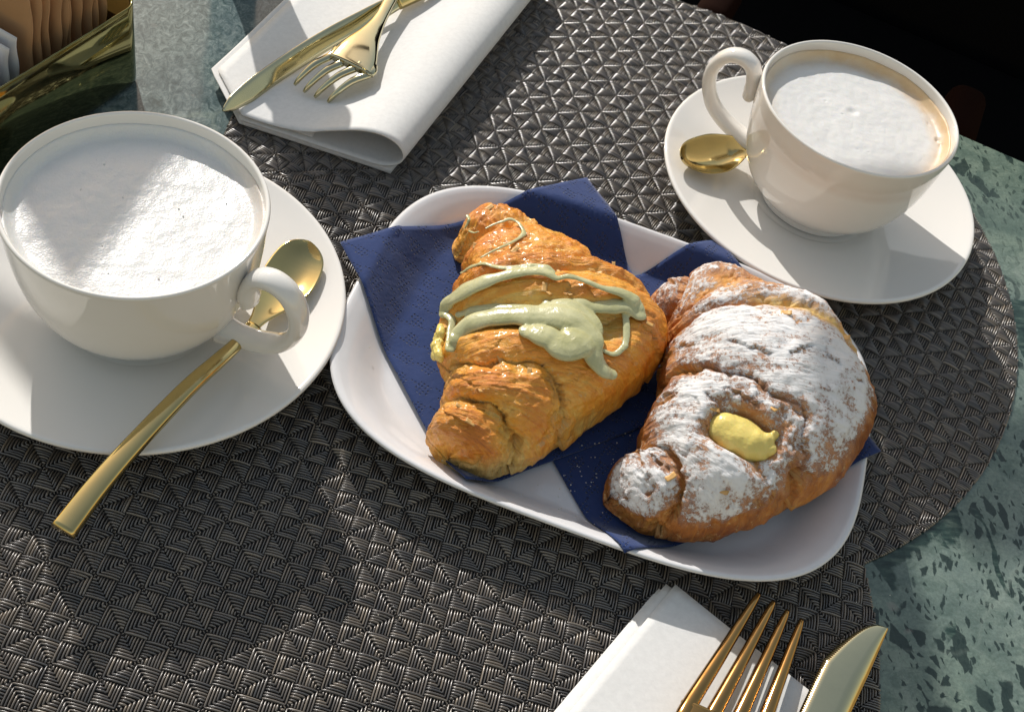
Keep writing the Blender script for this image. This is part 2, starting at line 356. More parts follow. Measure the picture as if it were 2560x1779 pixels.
# ------------------------------------------------------------------ woven round placemats
def weave_mat(name, label, c, ang, node, rad, zfun, seed, puff):
    rg = np.random.default_rng(seed); cell = .85; ns = 8
    a = np.array([math.cos(ang), math.sin(ang)]); b = np.array([math.sin(ang), -math.cos(ang)])
    c = np.array(c); node = np.array(node)
    rel = c-node; uc, vc = rel@a/cell, rel@b/cell; k = int(rad/cell)+3
    I, J = np.meshgrid(np.arange(int(uc)-k, int(uc)+k), np.arange(int(vc)-k, int(vc)+k), indexing='ij')
    I = I.ravel(); J = J.ravel()
    mid = node+((I+.5)[:, None]*a+(J+.5)[:, None]*b)*cell
    ok = np.linalg.norm(mid-c, axis=1) < rad+cell; I = I[ok]; J = J[ok]
    typ = (I % 2)*2+(J % 2)                     # 3:P 1:Q(even col, odd row) 2:R 0:S
    segs = []
    q = (np.arange(ns)+.5)/ns
    for T, rules in ((3, (('A', q, 1+0*q), ('B', q, 1+0*q))), (1, (('B', 0*q, 1-q), ('A', 1-q, 1+0*q))), (2, (('A', 0*q, 1-q), ('B', 1-q, 1+0*q))), (0, (('B', 0*q, q), ('A', 0*q, q)))):
        s = typ == T; ii = I[s][:, None]; jj = J[s][:, None]
        for ax, lo, hi in rules:
            if ax == 'A':
                p0 = node+((ii+lo)[..., None]*a+(jj+q+0*ii)[..., None]*b)*cell; p1 = node+((ii+hi)[..., None]*a+(jj+q+0*ii)[..., None]*b)*cell
            else:
                p0 = node+((ii+q+0*jj)[..., None]*a+(jj+lo)[..., None]*b)*cell; p1 = node+((ii+q+0*jj)[..., None]*a+(jj+hi)[..., None]*b)*cell
            segs.append(np.concatenate([p0.reshape(-1, 2), p1.reshape(-1, 2)], 1))
    S = np.vstack(segs); p0 = S[:, :2]; p1 = S[:, 2:]
    # cut the strands along the round edge
    dd = p1-p0; L = np.linalg.norm(dd, axis=1); t = dd/L[:, None]; w = p0-c
    bq = (w*t).sum(1); cq = (w*w).sum(1)-rad**2; disc = bq*bq-cq; ok = disc > 0; sq = np.sqrt(np.maximum(disc, 0))
    lo = np.maximum(0, -bq-sq); hi = np.minimum(L, -bq+sq); ok &= (hi-lo) > .02
    p0n = p0+t*lo[:, None]; L = (hi-lo)[ok]; p0 = p0n[ok]; t = t[ok]; m = len(L)
    ts = np.array([0, .10, .34, .66, .90, 1.0]); f = 1-np.abs(2*ts-1)**3.2
    g = .006; P = p0[:, None]+t[:, None]*(g+ts[None, :, None]*(L-2*g)[:, None, None])
    hgt = (.045+puff*np.minimum(1, L/.85))*(1+rg.normal(0, .06, m))
    zc = -.115+.028+hgt[:, None]*f[None]+rg.normal(0, .006, m)[:, None]
    side = np.stack([-t[:, 1], t[:, 0]], 1)
    hw = .034*(1+rg.normal(0, .08, m)); jit = rg.normal(0, .006, m)
    cs = np.array([(-1, -1.3), (-.80, .35), (.0, 1.0), (.80, .35), (1, -1.3)])
    VX = P[:, :, None, :]+side[:, None, None, :]*(hw[:, None, None, None]*cs[None, None, :, 0, None]+jit[:, None, None, None])
    VZ = zc[:, :, None]-.012+.050*cs[None, None, :, 1]
    V = np.concatenate([VX, VZ[..., None]], -1)
    V = V.reshape(-1, 3); V[:, 2] += zfun(V[:, 0], V[:, 1])
    nk, nc = len(ts), len(cs)
    base = grid_faces(nk, nc); F = (base[None]+(np.arange(m)*nk*nc)[:, None, None]).reshape(-1, 4)
    me = np_mesh('weave', V, F)
    tone = np.clip(rg.normal(.5, .24, m), 0, 1)
    at = me.attributes.new('tone', 'FLOAT', 'POINT'); at.data.foreach_set('value', np.repeat(tone, nk*nc).astype(np.float32))
    th = thing(name, label, 'placemat', (0, 0, 0), 0, 'woven placemats')
    setp(obj('weave', me, MAT['weave'], th), kind='stuff')
    rr = np.linspace(0, rad-.02, 40); Vb, Fb = lathe([(r, 0) for r in rr], 160)
    Vb[:, :2] += c; Vb[:, 2] = -.125+zfun(Vb[:, 0], Vb[:, 1])
    obj('backing', np_mesh('backing', Vb, Fb), MAT['backing'], th)
    return th
UC, LC, MR = np.array([5.64, 8.96]), np.array([-5.02, -9.68]), 19.2
def sstep(x): x = np.clip(x, 0, 1); return x*x*(3-2*x)
def z_low(x, y): return .165*sstep((MR+.6-np.hypot(x-UC[0], y-UC[1]))/1.0)
weave_mat('woven_placemat', 'round dark woven placemat under the right cup, by the table edge', UC, R(-30.3), (3.43, 21.46), MR, lambda x, y: 0*x, 3, .030)
weave_mat('woven_placemat', 'round dark woven placemat overlapping the other, under left cup and bottom fork', LC, R(-12.2), (-5.44, -10.27), MR, z_low, 5, .026)

# ------------------------------------------------------------------ cups and saucers
SAU = [(0, .62), (2.4, .60), (2.95, .62), (3.2, .70), (3.6, .80), (4.6, .98), (5.8, 1.28), (6.8, 1.58), (7.45, 1.80), (7.70, 1.88), (7.82, 1.86), (7.86, 1.77), (7.78, 1.66), (7.4, 1.50), (6.4, 1.15), (5.2, .80), (4.5, .58), (4.35, .30), (4.3, .03), (4.0, .0), (3.9, .25), (3.6, .38), (0, .38)]
def dense(P, n):
    return catmull(np.array(P), n)
CUP_O = [(2.62, .64), (2.72, .72), (2.70, .98), (2.95, 1.16), (3.45, 1.62), (3.92, 2.25), (4.25, 3.05), (4.47, 4.0), (4.60, 5.0), (4.68, 5.9), (4.72, 6.38), (4.71, 6.50), (4.64, 6.545), (4.56, 6.50), (4.53, 6.35), (4.46, 5.6), (4.36, 4.7), (4.2, 3.8), (3.9, 2.8), (3.3, 1.8), (2.3, 1.2), (0, 1.05)]
def saucer(name, label, loc):
    V, F = lathe(dense(SAU, 150), 160)
    o = obj(name, np_mesh('saucer', V, F), MAT['ceramic'], None, loc); return setp(o, label, 'saucer', 'saucers')
def cup(name, label, loc, phi, mat):
    t = thing(name, label, 'cup', loc, 0, 'coffee cups')
    P = dense(CUP_O, 170); P[:, 0] = np.maximum(P[:, 0], 0)
    V, F = lathe(P, 160); obj('bowl', np_mesh('bowl', V, F), mat, t)
    V, F = lathe([(2.62, .64), (2.4, .66), (2.3, .80), (0, .82)], 96); obj('foot', np_mesh('foot', V, F), mat, t)
    path = catmull([(3.75, 1.95), (4.5, 2.10), (5.5, 2.45), (6.4, 3.1), (6.92, 4.1), (6.93, 5.1), (6.5, 5.85), (5.85, 6.1), (5.25, 5.85), (4.93, 5.2), (4.86, 4.55), (4.98, 4.15)], 90)
    u = np.linspace(0, 1, 90)
    rw = np.interp(u, [0, .1, .35, .7, .88, .97, 1], [.62, .52, .47, .50, .52, .42, .16]); rt = np.interp(u, [0, .1, .35, .7, .88, .97, 1], [.50, .38, .32, .34, .40, .32, .12])
    pts = np.stack([path[:, 0]*math.cos(phi), path[:, 0]*math.sin(phi), path[:, 1]], 1)
    sd_ = np.array([-math.sin(phi), math.cos(phi), 0])
    T = np.gradient(pts, axis=0); T /= np.linalg.norm(T, axis=1)[:, None]; U = np.cross(T, sd_)
    th = np.linspace(0, 2*math.pi, 24, endpoint=False)
    V = pts[:, None]+sd_[None, None]*(rw[:, None]*np.cos(th)[None])[..., None]+U[:, None]*(rt[:, None]*np.sin(th)[None])[..., None]
    F = grid_faces(90, 24, wrap_v=True).tolist()+[list(range(24)), [89*24+i for i in range(24)][::-1]]
    obj('handle', np_mesh('handle', V.reshape(-1, 3), F), MAT['ceramic'], t)
    return t
def foam(name, label, loc, mat, kind, seed):
    nr, nt = 110, 220; r = np.linspace(0, 1, nr)**.9*4.53; th = np.linspace(0, 2*math.pi, nt, endpoint=False)
    X = r[:, None]*np.cos(th); Y = r[:, None]*np.sin(th); P = np.stack([X.ravel(), Y.ravel(), 0*X.ravel()], 1)
    Z = .06*nz(P, .45, seed, 3)+.012*nz(P, 3.0, seed, 3)
    rr = np.hypot(P[:, 0], P[:, 1]); Z += .42*np.clip((rr-4.05)/.40, 0, 1)**2.2
    if kind == 'c':
        for (bx, by, br, bd) in ((.05, .55, .22, .07), (-1.2, 1.05, .08, .03), (-.5, .25, .06, .03), (4.05, -.55, .13, .13), (4.1, -.95, .10, .08), (3.85, .6, .08, .06), (-.2, -2.1, .05, .03), (.3, -2.2, .05, .03)):
            dq = np.hypot(P[:, 0]-bx, P[:, 1]-by); Z += -bd*np.exp(-(dq/br)**2)+bd*.18*np.exp(-((dq-br*1.5)/(br*.7))**2)
    P[:, 2] = Z
    F = grid_faces(nt, nr, wrap_u=True); V = P.reshape(nr, nt, 3).transpose(1, 0, 2).reshape(-1, 3)
    t = thing(name, label, 'coffee', loc, 0, 'cappuccinos')
    fo = obj('foam', np_mesh('foam', V, F), mat, t)
    if kind == 'b':
        rg = np.random.default_rng(11); n_ = 120
        for k in range(n_):
            pass
        bub = []
        for k in range(40):
            a_ = rg.uniform(0, 2*math.pi); q = 4.2*math.sqrt(rg.uniform(0, 1)); s = .016+.03*rg.uniform(0, 1)**4
            bub.append((q*math.cos(a_), q*math.sin(a_), s))
        vs = []; fs = []; o = 0
        for (bx, by, s) in bub:
            for i in range(4):
                el = i/4*math.pi/2
                for j in range(8): vs.append((bx+s*math.cos(el)*math.cos(j*math.pi/4), by+s*math.cos(el)*math.sin(j*math.pi/4), .02+s*.8*math.sin(el)))
            vs.append((bx, by, .02+s*.8))
            for i in range(3):
                for j in range(8): fs.append([o+i*8+j, o+i*8+(j+1) % 8, o+(i+1)*8+(j+1) % 8, o+(i+1)*8+j])
            for j in range(8): fs.append([o+24+j, o+24+(j+1) % 8, o+32])
            o += 33
        setp(obj('bubbles', np_mesh('bubbles', vs, fs), mat, fo), kind='stuff')
    return t
saucer('saucer', 'white saucer under the left cup with a long gold spoon across it', (-14.97, -.35, .12))
saucer('saucer', 'white saucer under the right cup, at the table edge', (14.92, 11.9, 0))
cup('coffee_cup', 'white cup at the left with bubbly foam, handle pointing to the pastries', (-14.98, -.42, .08), R(-27), MAT['ceramic'])
cup('coffee_cup', 'white cup at the upper right with coffee stained inside', (14.97, 11.9, 0), R(152), MAT['ceramic_stain'])
foam('cappuccino', 'cappuccino with white bubbly foam filling the left cup', (-14.98, -.42, 5.76), MAT['foam_b'], 'b', 2.3)
foam('cappuccino', 'cappuccino with smooth foam and tan crema ring in the right cup', (14.97, 11.9, 5.68), MAT['foam_c'], 'c', 8.1)

# ------------------------------------------------------------------ gold cutlery
def blade_strip(pts, wdir, hw, th, bow=None, nc=13, crown=.0):
    """solid strip: centre line pts, width directions wdir, half widths hw, thickness th; bow sinks (+) the middle"""
    P = np.asarray(pts, float); k = len(P); hw = np.asarray(hw, float); th = np.broadcast_to(np.asarray(th, float), (k,)); bow = np.zeros(k) if bow is None else np.asarray(bow, float)
    W = np.asarray(wdir, float); W = np.broadcast_to(W, P.shape); W = W/np.linalg.norm(W, axis=1)[:, None]
    T = np.gradient(P, axis=0); T /= np.linalg.norm(T, axis=1)[:, None]; N = np.cross(T, W); N /= np.linalg.norm(N, axis=1)[:, None]
    N *= np.sign(N[:, 2:3]+1e-9)
    x = np.linspace(-1, 1, nc); ed = np.sqrt(np.maximum(0, 1-np.abs(x)**6))*.85+.15
    rows = []
    for sgn in (1, -1):
        xs = x if sgn == 1 else x[::-1]; es = ed if sgn == 1 else ed[::-1]
        off = -bow[:, None]*(1-xs[None]**2)+sgn*.5*th[:, None]*es[None]+(crown*(1-xs[None]**2)*np.minimum(hw, .5)[:, None] if sgn == 1 else 0)
        rows.append(P[:, None]+W[:, None]*(hw[:, None]*xs[None])[..., None]+N[:, None]*off[..., None])
    V = np.concatenate(rows, 1); m = V.shape[1]
    F = grid_faces(k, m, wrap_v=True).tolist()+[list(range(m)), [(k-1)*m+i for i in range(m)][::-1]]
    return V.reshape(-1, 3), F
def addp(name, vf, m, parent):
    return obj(name, fix_normals(np_mesh(name, vf[0], vf[1])), m, parent)
def spoon(name, label, path, up_tilt, flip=False):
    """path from bowl tip to handle end (cm, on absolute coordinates)"""
    t = thing(name, label, 'spoon', (0, 0, 0), 0, 'gold teaspoons')
    u = np.linspace(0, 1, 90)**1.7; P = catmull(path['bowl'], 600)[(u*599).astype(int)]; ax = P[-1]-P[0]; w = np.cross(ax, (0, 0, 1.0)); w /= np.linalg.norm(w); w = w+np.array([0, 0, up_tilt])
    hw = np.where(u < .46, 1.08*np.sqrt(np.maximum(.0006, 1-((u-.46)/.46)**2)), .27+.81*(1-sstep((u-.46)/.54)))
    bow = path['depth']*(hw/1.08)**1.3*np.clip((1-u)/.35, 0, 1)
    addp('bowl', blade_strip(P, w, hw, .11, bow, 25), MAT['gold'], t)
    H = catmull(path['handle'], 80); u = np.linspace(0, 1, 80); w = np.cross(H[-1]-H[0], (0, 0, 1.0))
    hw = np.interp(u, [0, .12, .5, 1], [.30, .26, .34, .46]); th = np.interp(u, [0, .1, .5, 1], [.13, .26, .34, .42])
    addp('handle', blade_strip(H, w, hw, th, None, 15, .18), MAT['gold'], t)
    return t
spoon('teaspoon', 'gold teaspoon lying across the left saucer, handle over the mat',
      {'bowl': [(-8.86, 2.72, 2.34), (-9.08, 1.95, 2.22), (-9.48, .74, 2.12), (-10.02, -.66, 2.08), (-10.55, -1.9, 2.10)], 'depth': .36,
       'handle': [(-10.50, -1.80, 2.10), (-11.0, -2.95, 2.24), (-11.55, -4.1, 2.50), (-12.4, -5.6, 2.64), (-13.8, -8.15, 2.5), (-14.66, -9.9, 2.4), (-15.37, -11.6, 2.30)]}, .10)
spoon('teaspoon', 'gold teaspoon with its bowl beside the right cup handle',
      {'bowl': [(7.70, 11.35, 2.34), (8.60, 11.85, 2.16), (9.75, 12.5, 2.06), (10.9, 13.2, 2.02), (11.8, 13.8, 2.04)], 'depth': .62,
       'handle': [(11.75, 13.75, 2.04), (12.7, 14.6, 2.06), (14.4, 15.9, 2.1), (17.0, 17.1, 2.1), (19.2, 18.4, 2.3), (21.0, 19.5, 2.4)]}, -.30)
def fork(name, label, tips, roots, m, neck, hand, trad, arch, hdw):
    t = thing(name, label, 'fork', (0, 0, 0), 0, 'gold forks')
    tips = np.array(tips, float); roots = np.array(roots, float); rc = roots.mean(0); dn = rc*.55+np.array(neck)*.45+np.array([0, 0, .10])-rc; dn /= np.linalg.norm(dn)
    for a_, b_ in zip(tips, roots):
        L = np.linalg.norm(a_-b_); m1 = b_+(a_-b_)*.45+np.array([0, 0, arch]); m2 = b_+(a_-b_)*.8+np.array([0, 0, arch*.75])
        b2 = b_+dn*.55+(rc-b_)*.10+np.array([0, 0, -.03])
        P = catmull([b2, b_, m1, m2, a_], 40); u = np.linspace(0, 1, 40)
        rw = np.interp(u, [0, .22, .5, .92, 1], [trad*1.3, trad*1.1, trad*.86, trad*.5, trad*.34]); rt = np.interp(u, [0, .5, .92, 1], [trad*.75, trad*.75, trad*.55, trad*.34])
        addp('tine', tube(P, np.stack([rw, rt], 1), 14), m, t)
    rc = roots.mean(0); wd = roots[-1]-roots[0]; W_ = np.linalg.norm(wd)
    P = catmull([rc+(rc-np.array(neck))/np.linalg.norm(rc-np.array(neck))*.15, rc, rc*.55+np.array(neck)*.45+np.array([0, 0, .12]), neck]+list(hand), 90)
    u = np.linspace(0, 1, 90); kq = 3/(2+1+len(hand))
    hw = np.interp(u, [0, .08, kq*.45, kq*.8, kq*1.05, .7, 1], [W_/2+trad*1.0, W_/2+trad*1.15, W_/2+trad*.7, .55*W_/2, hdw*.8, hdw*.85, hdw*1.25])
    hw = np.convolve(np.pad(hw, 4, 'edge'), np.ones(9)/9, 'valid')
    th = np.interp(u, [0, kq*.8, kq*1.2, 1], [trad*1.5, .24, .34, .42])
    addp('handle', blade_strip(P, wd, hw, th, None, 15, .12), m, t)
    return t

# ------------------------------------------------------------------ white napkins
def sheet_solid(G, thick):
    """G (nu,nv,3) grid -> closed sheet of the given thickness"""
    nu, nv = G.shape[:2]; du = np.gradient(G, axis=0); dv = np.gradient(G, axis=1); N = np.cross(du, dv); N /= np.linalg.norm(N, axis=2)[..., None]+1e-9
    T = G+N*thick/2; B = G-N*thick/2; V = np.concatenate([T.reshape(-1, 3), B.reshape(-1, 3)]); n_ = nu*nv
    F = grid_faces(nu, nv); Fl = F.tolist()+(F[:, ::-1]+n_).tolist()
    bd = [i*nv for i in range(nu)]+[(nu-1)*nv+j for j in range(1, nv)]+[i*nv+nv-1 for i in range(nu-2, -1, -1)]+[j for j in range(nv-2, 0, -1)]
    for i in range(len(bd)):
        a_, b_ = bd[i], bd[(i+1) % len(bd)]; Fl.append([a_, b_, b_+n_, a_+n_])
    return V, Fl
def sheet_obj(name, G, thick, m, parent, uv=None):
    V, F = sheet_solid(G, thick); me = fix_normals(np_mesh(name, V, F))
    if uv is not None:
        UV = np.concatenate([uv.reshape(-1, 2)]*2); lay = me.uv_layers.new(name='UVMap'); li = np.empty(len(me.loops), np.int32); me.loops.foreach_get('vertex_index', li); lay.data.foreach_set('uv', UV[li].astype(np.float32).ravel())
    return obj(name, me, m, parent)
nap = thing('white_napkin', 'folded white paper napkin with a rolled side, under gold knife and fork', 'napkin', (0, 0, 0))
F0 = np.array([-5.25, 9.75]); ax_a = np.array([.399, .917]); ax_e = np.array([-.968, .25])
def nap_grid(prof, s0, s1, ns_, wmax):
    ss = np.linspace(s0, s1, ns_); pr = catmull(prof, 70); G = np.zeros((ns_, 70, 3))
    for i, s in enumerate(ss):
        wm = wmax(s); k = pr[:, 0].max()
        w = np.where(pr[:, 0] > 4, 4+(pr[:, 0]-4)*(wm-4)/(k-4), pr[:, 0])
        G[i, :, :2] = F0+ax_e*w[:, None]+ax_a*s; G[i, :, 2] = pr[:, 1]+.03*math.sin(s*.8+1)*np.clip(pr[:, 0]/3, 0, 1)
    return G
wm = lambda s: 7.75+2.6*min(max(s, 0)/2.5, 1)
sheet_obj('top_fold', nap_grid([(9.5, .30), (6.5, .30), (4.0, .28), (2.2, .30), (1.0, .36), (.25, .75), (.02, 1.3), (.35, 1.85), (1.1, 2.12), (2.1, 2.0), (3.2, 1.55), (4.4, 1.02), (5.8, .72), (7.6, .58), (9.5, .60)], 0, 18, 60, wm), .07, MAT['napkin'], nap)
for k, (z, dw, s0) in enumerate(((.05, .1, .02), (.13, .0, .0), (.21, .05, .01))):
    sheet_obj('under_layer', nap_grid([(.5, z), (2.5, z), (4.5, z), (7, z), (9.5, z+.02*k)], s0, 18, 40, lambda s: wm(s)+dw), .06, MAT['napkin'], nap)
sheet_obj('inner_layer', nap_grid([(4.6, .40), (5.6, .42), (7, .44), (8.3, .45), (9.6, .46)], .3, 18, 40, lambda s: wm(s)+.35), .06, MAT['napkin'], nap)

nap2 = thing('white_napkin', 'flat folded white paper napkin under the fork at the bottom', 'napkin', (0, 0, 0))
def flat_layer(corner, d1, d2, l1, l2, z, seed):
    d1 = np.array(d1); d2 = np.array(d2); G = np.zeros((40, 40, 3)); uu = np.linspace(0, 1, 40)
    for i, a_ in enumerate(uu):
        for j, b_ in enumerate(uu):
            p = np.array(corner)+d1*a_*l1+d2*b_*l2; G[i, j] = (p[0], p[1], z+.05*noise.noise((p[0]*.35, p[1]*.35, seed))+.03*(1-min(a_*6, 1)))
    return G
d1 = np.array([.782, -.623]); d2 = np.array([-.623, -.782])
for k, (c_, z) in enumerate((((5.25, -10.65), .22), ((5.45, -10.45), .29), ((5.72, -10.28), .36), ((6.05, -10.32), .46))):
    sheet_obj('layer', flat_layer(c_, d1, d2, 13, 13, z, k*.3), .06, MAT['napkin'], nap2)

# cutlery on the upper napkin
kn = thing('table_knife', 'gold knife lying on the rolled white napkin, under the fork', 'knife', (0, 0, 0), 0, 'gold knives')
KP = catmull([(-13.45, 11.25, .86), (-12.6, 12.9, 1.0), (-11.2, 15.0, 1.12), (-9.3, 17.45, 1.3), (-7.4, 19.6, 1.45), (-6.2, 21.0, 1.55)], 70); u = np.linspace(0, 1, 70)
kw = np.cross(KP[-1]-KP[0], (0, 0, 1.0)); kw /= np.linalg.norm(kw); kw = kw*.62+np.array([0, 0, -.78])
hwk = np.interp(u, [0, .02, .07, .2, .5, .8, 1], [.04, .16, .32, .47, .50, .48, .40]); sft = np.interp(u, [0, .2, 1], [-.22, .0, 0])
addp('blade', blade_strip(KP+kw[None]*sft[:, None], kw, hwk, .12, None, 11), MAT['pale_gold'], kn)
KH = catmull([(-6.25, 20.95, 1.55), (-4.8, 22.6, 1.6), (-2.5, 25.2, 1.65), (0, 28.0, 1.7)], 40)
addp('handle', blade_strip(KH, kw, np.linspace(.45, .7, 40), np.linspace(.3, .55, 40), None, 13, .15), MAT['gold'], kn)
fork('table_fork', 'gold fork lying tines down over the knife on the rolled napkin',
     [(-10.62, 13.9, 1.0), (-10.15, 13.55, .95), (-9.62, 13.3, .95), (-8.98, 13.05, 1.0)], [(-9.05, 15.2, 2.05), (-8.42, 14.85, 2.12), (-7.8, 14.55, 2.15), (-7.2, 14.25, 2.1)], MAT['pale_gold'],
     (-7.1, 18.3, 2.0), [(-6.6, 20.4, 1.95), (-5.9, 23.2, 1.9), (-5.0, 26.5, 1.9)], .215, .28, .40)

# cutlery at the bottom right
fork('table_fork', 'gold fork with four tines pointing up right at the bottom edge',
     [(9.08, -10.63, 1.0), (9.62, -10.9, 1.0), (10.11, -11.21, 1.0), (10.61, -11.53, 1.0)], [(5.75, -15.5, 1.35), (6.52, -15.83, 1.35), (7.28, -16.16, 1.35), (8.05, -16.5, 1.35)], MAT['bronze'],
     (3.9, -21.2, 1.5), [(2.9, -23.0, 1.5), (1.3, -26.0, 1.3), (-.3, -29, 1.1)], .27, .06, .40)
kn2 = thing('table_knife', 'gold knife with fine serrated edge at the bottom right', 'knife', (0, 0, 0), 0, 'gold knives')
def serrated(tip, base, spine_off, edge_off, z0, z1, nt):
    """flat blade outline: spine on the right, toothed edge on the left"""
    tip = np.array(tip); base = np.array(base); ax_ = (base-tip); L = np.linalg.norm(ax_); ax_ = ax_/L; nx = np.array([-ax_[1], ax_[0]])
    u = np.linspace(0, 1, nt*4+1); sp = spine_off(u); eg = edge_off(u); tooth = .012*(1-np.abs(((u*nt) % 1)*2-1))*np.clip((u-.02)*20, 0, 1)
    V = []; F = []; k = len(u)
    for side, zo in ((1, .045), (-1, -.045)):
        for i in range(k):
            p = tip+ax_*u[i]*L; z = z0+(z1-z0)*u[i]
            for q, f in enumerate((0, .35, .8, 1.0)):
                off = sp[i]*(1-f)-(eg[i]+(tooth[i] if q == 3 else 0))*f; zz = z+side*.045*(1.6 if q < 2 else (1.0 if q == 2 else .15))
                V.append((*(p+nx*off), zz))
    n_ = k*4
    for s in range(2):
        for i in range(k-1):
            for q in range(3):
                a_ = s*n_+i*4+q; f = [a_, a_+4, a_+5, a_+1]; F.append(f if s == 0 else f[::-1])
    for i in range(k-1):
        F.append([i*4, i*4+n_, (i+1)*4+n_, (i+1)*4]); F.append([i*4+3, (i+1)*4+3, (i+1)*4+3+n_, i*4+3+n_])
    for i in (0, k-1): F.append([i*4, i*4+1, i*4+2, i*4+3, i*4+3+n_, i*4+2+n_, i*4+1+n_, i*4+n_])
    return V, F
bl = np_mesh('blade', *serrated((14.08, -11.45), (9.28, -18.92), lambda u: .02+.06*np.clip(u*4, 0, 1), lambda u: .16+1.36*np.sqrt(np.clip(u/.30, 0, 1))*(1-.12*np.clip((u-.4)/.6, 0, 1)), .75, .85, 90), smooth=True)
obj('blade', fix_normals(bl), MAT['pale_gold'], kn2)
KH = catmull([(9.55, -18.7, .85), (8.8, -20, .88), (7.6, -22, .9), (5.5, -25.5, .9)], 30)
addp('handle', blade_strip(KH, (.83, -.55, 0), np.linspace(.5, .75, 30), np.linspace(.3, .5, 30), None, 13, .15), MAT['gold'], kn2)

# ------------------------------------------------------------------ tray with navy napkins
TC, TA, TAa, TBb, TN = np.array([3.81, -1.18]), R(-16.71), 10.9, 8.33, 3.32
def tray_rho(x, y):
    c_, s_ = math.cos(TA), math.sin(TA); dx, dy = x-TC[0], y-TC[1]; u_ = dx*c_+dy*s_; v_ = -dx*s_+dy*c_
    return (np.abs(u_/TAa)**TN+np.abs(v_/TBb)**TN)**(1/TN)
def tray_h(rho): return .46+1.30*sstep((np.clip(rho, 0, 1)-.79)/.21)**.85
def tray_mesh():
    pr = [(r_, tray_h(r_)+.02) for r_ in np.linspace(0, .965, 50)]+[(.98, 1.79), (.992, 1.80), (1.0, 1.76), (.999, 1.68), (.985, 1.55), (.95, 1.30), (.90, .95), (.84, .62), (.78, .38), (.74, .22), (.72, .17), (.70, .17), (.68, .26), (.4, .28), (0, .28)]
    pr = np.array(pr); th = np.linspace(0, 2*math.pi, 240, endpoint=False); ct, st = np.cos(th), np.sin(th)
    k = (np.abs(ct/TAa)**TN+np.abs(st/TBb)**TN)**(-1/TN); c_, s_ = math.cos(TA), math.sin(TA)
    ux = k*ct; vy = k*st; X = ux*c_-vy*s_; Y = ux*s_+vy*c_
    V = np.stack([TC[0]+X[:, None]*pr[None, :, 0], TC[1]+Y[:, None]*pr[None, :, 0], np.repeat(pr[None, :, 1], 240, 0)], -1).reshape(-1, 3)
    return np_mesh('pastry_tray', V, grid_faces(240, len(pr), wrap_u=True))
setp(obj('serving_plate', tray_mesh(), MAT['porcelain']), 'white rounded rectangular plate holding two filled croissants', 'plate')
def navy(name, label, A_, B_, D_, C_, lift, seed, curl):
    A_, B_, D_, C_ = map(np.array, (A_, B_, D_, C_)); N_ = 70; G = np.zeros((N_, N_, 3)); uv = np.zeros((N_, N_, 2)); uu = np.linspace(0, 1, N_)
    for i, a_ in enumerate(uu):
        for j, b_ in enumerate(uu):
            p = A_*(1-a_)*(1-b_)+B_*a_*(1-b_)+D_*(1-a_)*b_+C_*a_*b_; rho = float(tray_rho(p[0], p[1]))
            z = float(tray_h(min(rho, 1.0)))+.12+lift
            if rho > .96: z = max(z, 1.88+lift)-.9*max(0, rho-1.0)**1.0*1.2
            z += (.07*noise.noise((p[0]*.5, p[1]*.5, seed))+.03*noise.noise((p[0]*1.6, p[1]*1.6, seed+3)))*(1-.6*float(sstep((rho-.8)/.15)))
            for (qa, qb, rad_, amt) in curl:
                dq = math.hypot(a_-qa, b_-qb); z += amt*max(0, 1-dq/rad_)**1.5
            G[i, j] = (p[0], p[1], z); uv[i, j] = (a_*13, b_*13)
    t = thing(name, label, 'napkin', (0, 0, 0), 0, 'navy paper napkins')
    sheet_obj('top_ply', G, .045, MAT['navy'], t, uv); G2 = G.copy(); G2[:, :, 2] -= .055; G2[:, :, :2] = TC+(G2[:, :, :2]-TC)*.996
    sheet_obj('bottom_ply', G2, .04, MAT['navy'], t, uv)
    return t
navy('navy_napkin', 'navy paper napkin under the powdered croissant', (9.18, 6.96), (14.76, -4.17), (-1.80, 1.13), (3.77, -10.00), .0, 4.2, [(1, 0, .12, .15), (0, 0, .10, -.15)])
navy('navy_napkin', 'navy embossed paper napkin under the green cream croissant', (-7.64, 3.28), (3.17, 9.65), (-2.06, -7.54), (8.47, -1.56), .13, 1.7, [(0, 0, .2, .08)])

# ------------------------------------------------------------------ croissants
C1 = [(-3.05, 4.15, -2.55, 6.35, 2.4), (-2.50, 3.55, -0.45, 6.55, 3.0), (-2.63, 2.40, 2.18, 4.52, 3.8), (-2.93, 1.24, 3.91, 2.52, 4.5), (-3.37, -0.23, 5.59, 1.37, 4.9),
      (-3.51, -1.95, 5.87, -0.68, 5.0), (-3.14, -3.48, 4.28, -3.12, 4.6), (-3.25, -4.64, 1.62, -5.53, 3.9), (-3.60, -5.39, -0.33, -6.91, 3.1), (-3.51, -6.06, -2.08, -7.01, 2.3)]
C2 = [(5.92, 1.45, 5.24, 2.51, 2.4), (6.18, 1.10, 6.65, 3.61, 3.1), (6.00, 0.25, 8.47, 4.02, 4.0), (5.91, -0.40, 11.03, 2.86, 4.8), (5.77, -1.06, 13.26, 1.16, 5.2),
      (5.53, -2.02, 14.32, -2.13, 5.5), (5.08, -3.58, 13.84, -4.17, 5.4), (4.66, -4.66, 11.58, -6.77, 5.0), (4.40, -5.72, 8.14, -8.63, 4.2), (3.95, -5.87, 5.46, -8.94, 3.2), (3.11, -6.40, 3.67, -8.20, 2.4)]
def smooth_mask(x, lo, hi): return sstep((x-lo)/(hi-lo))
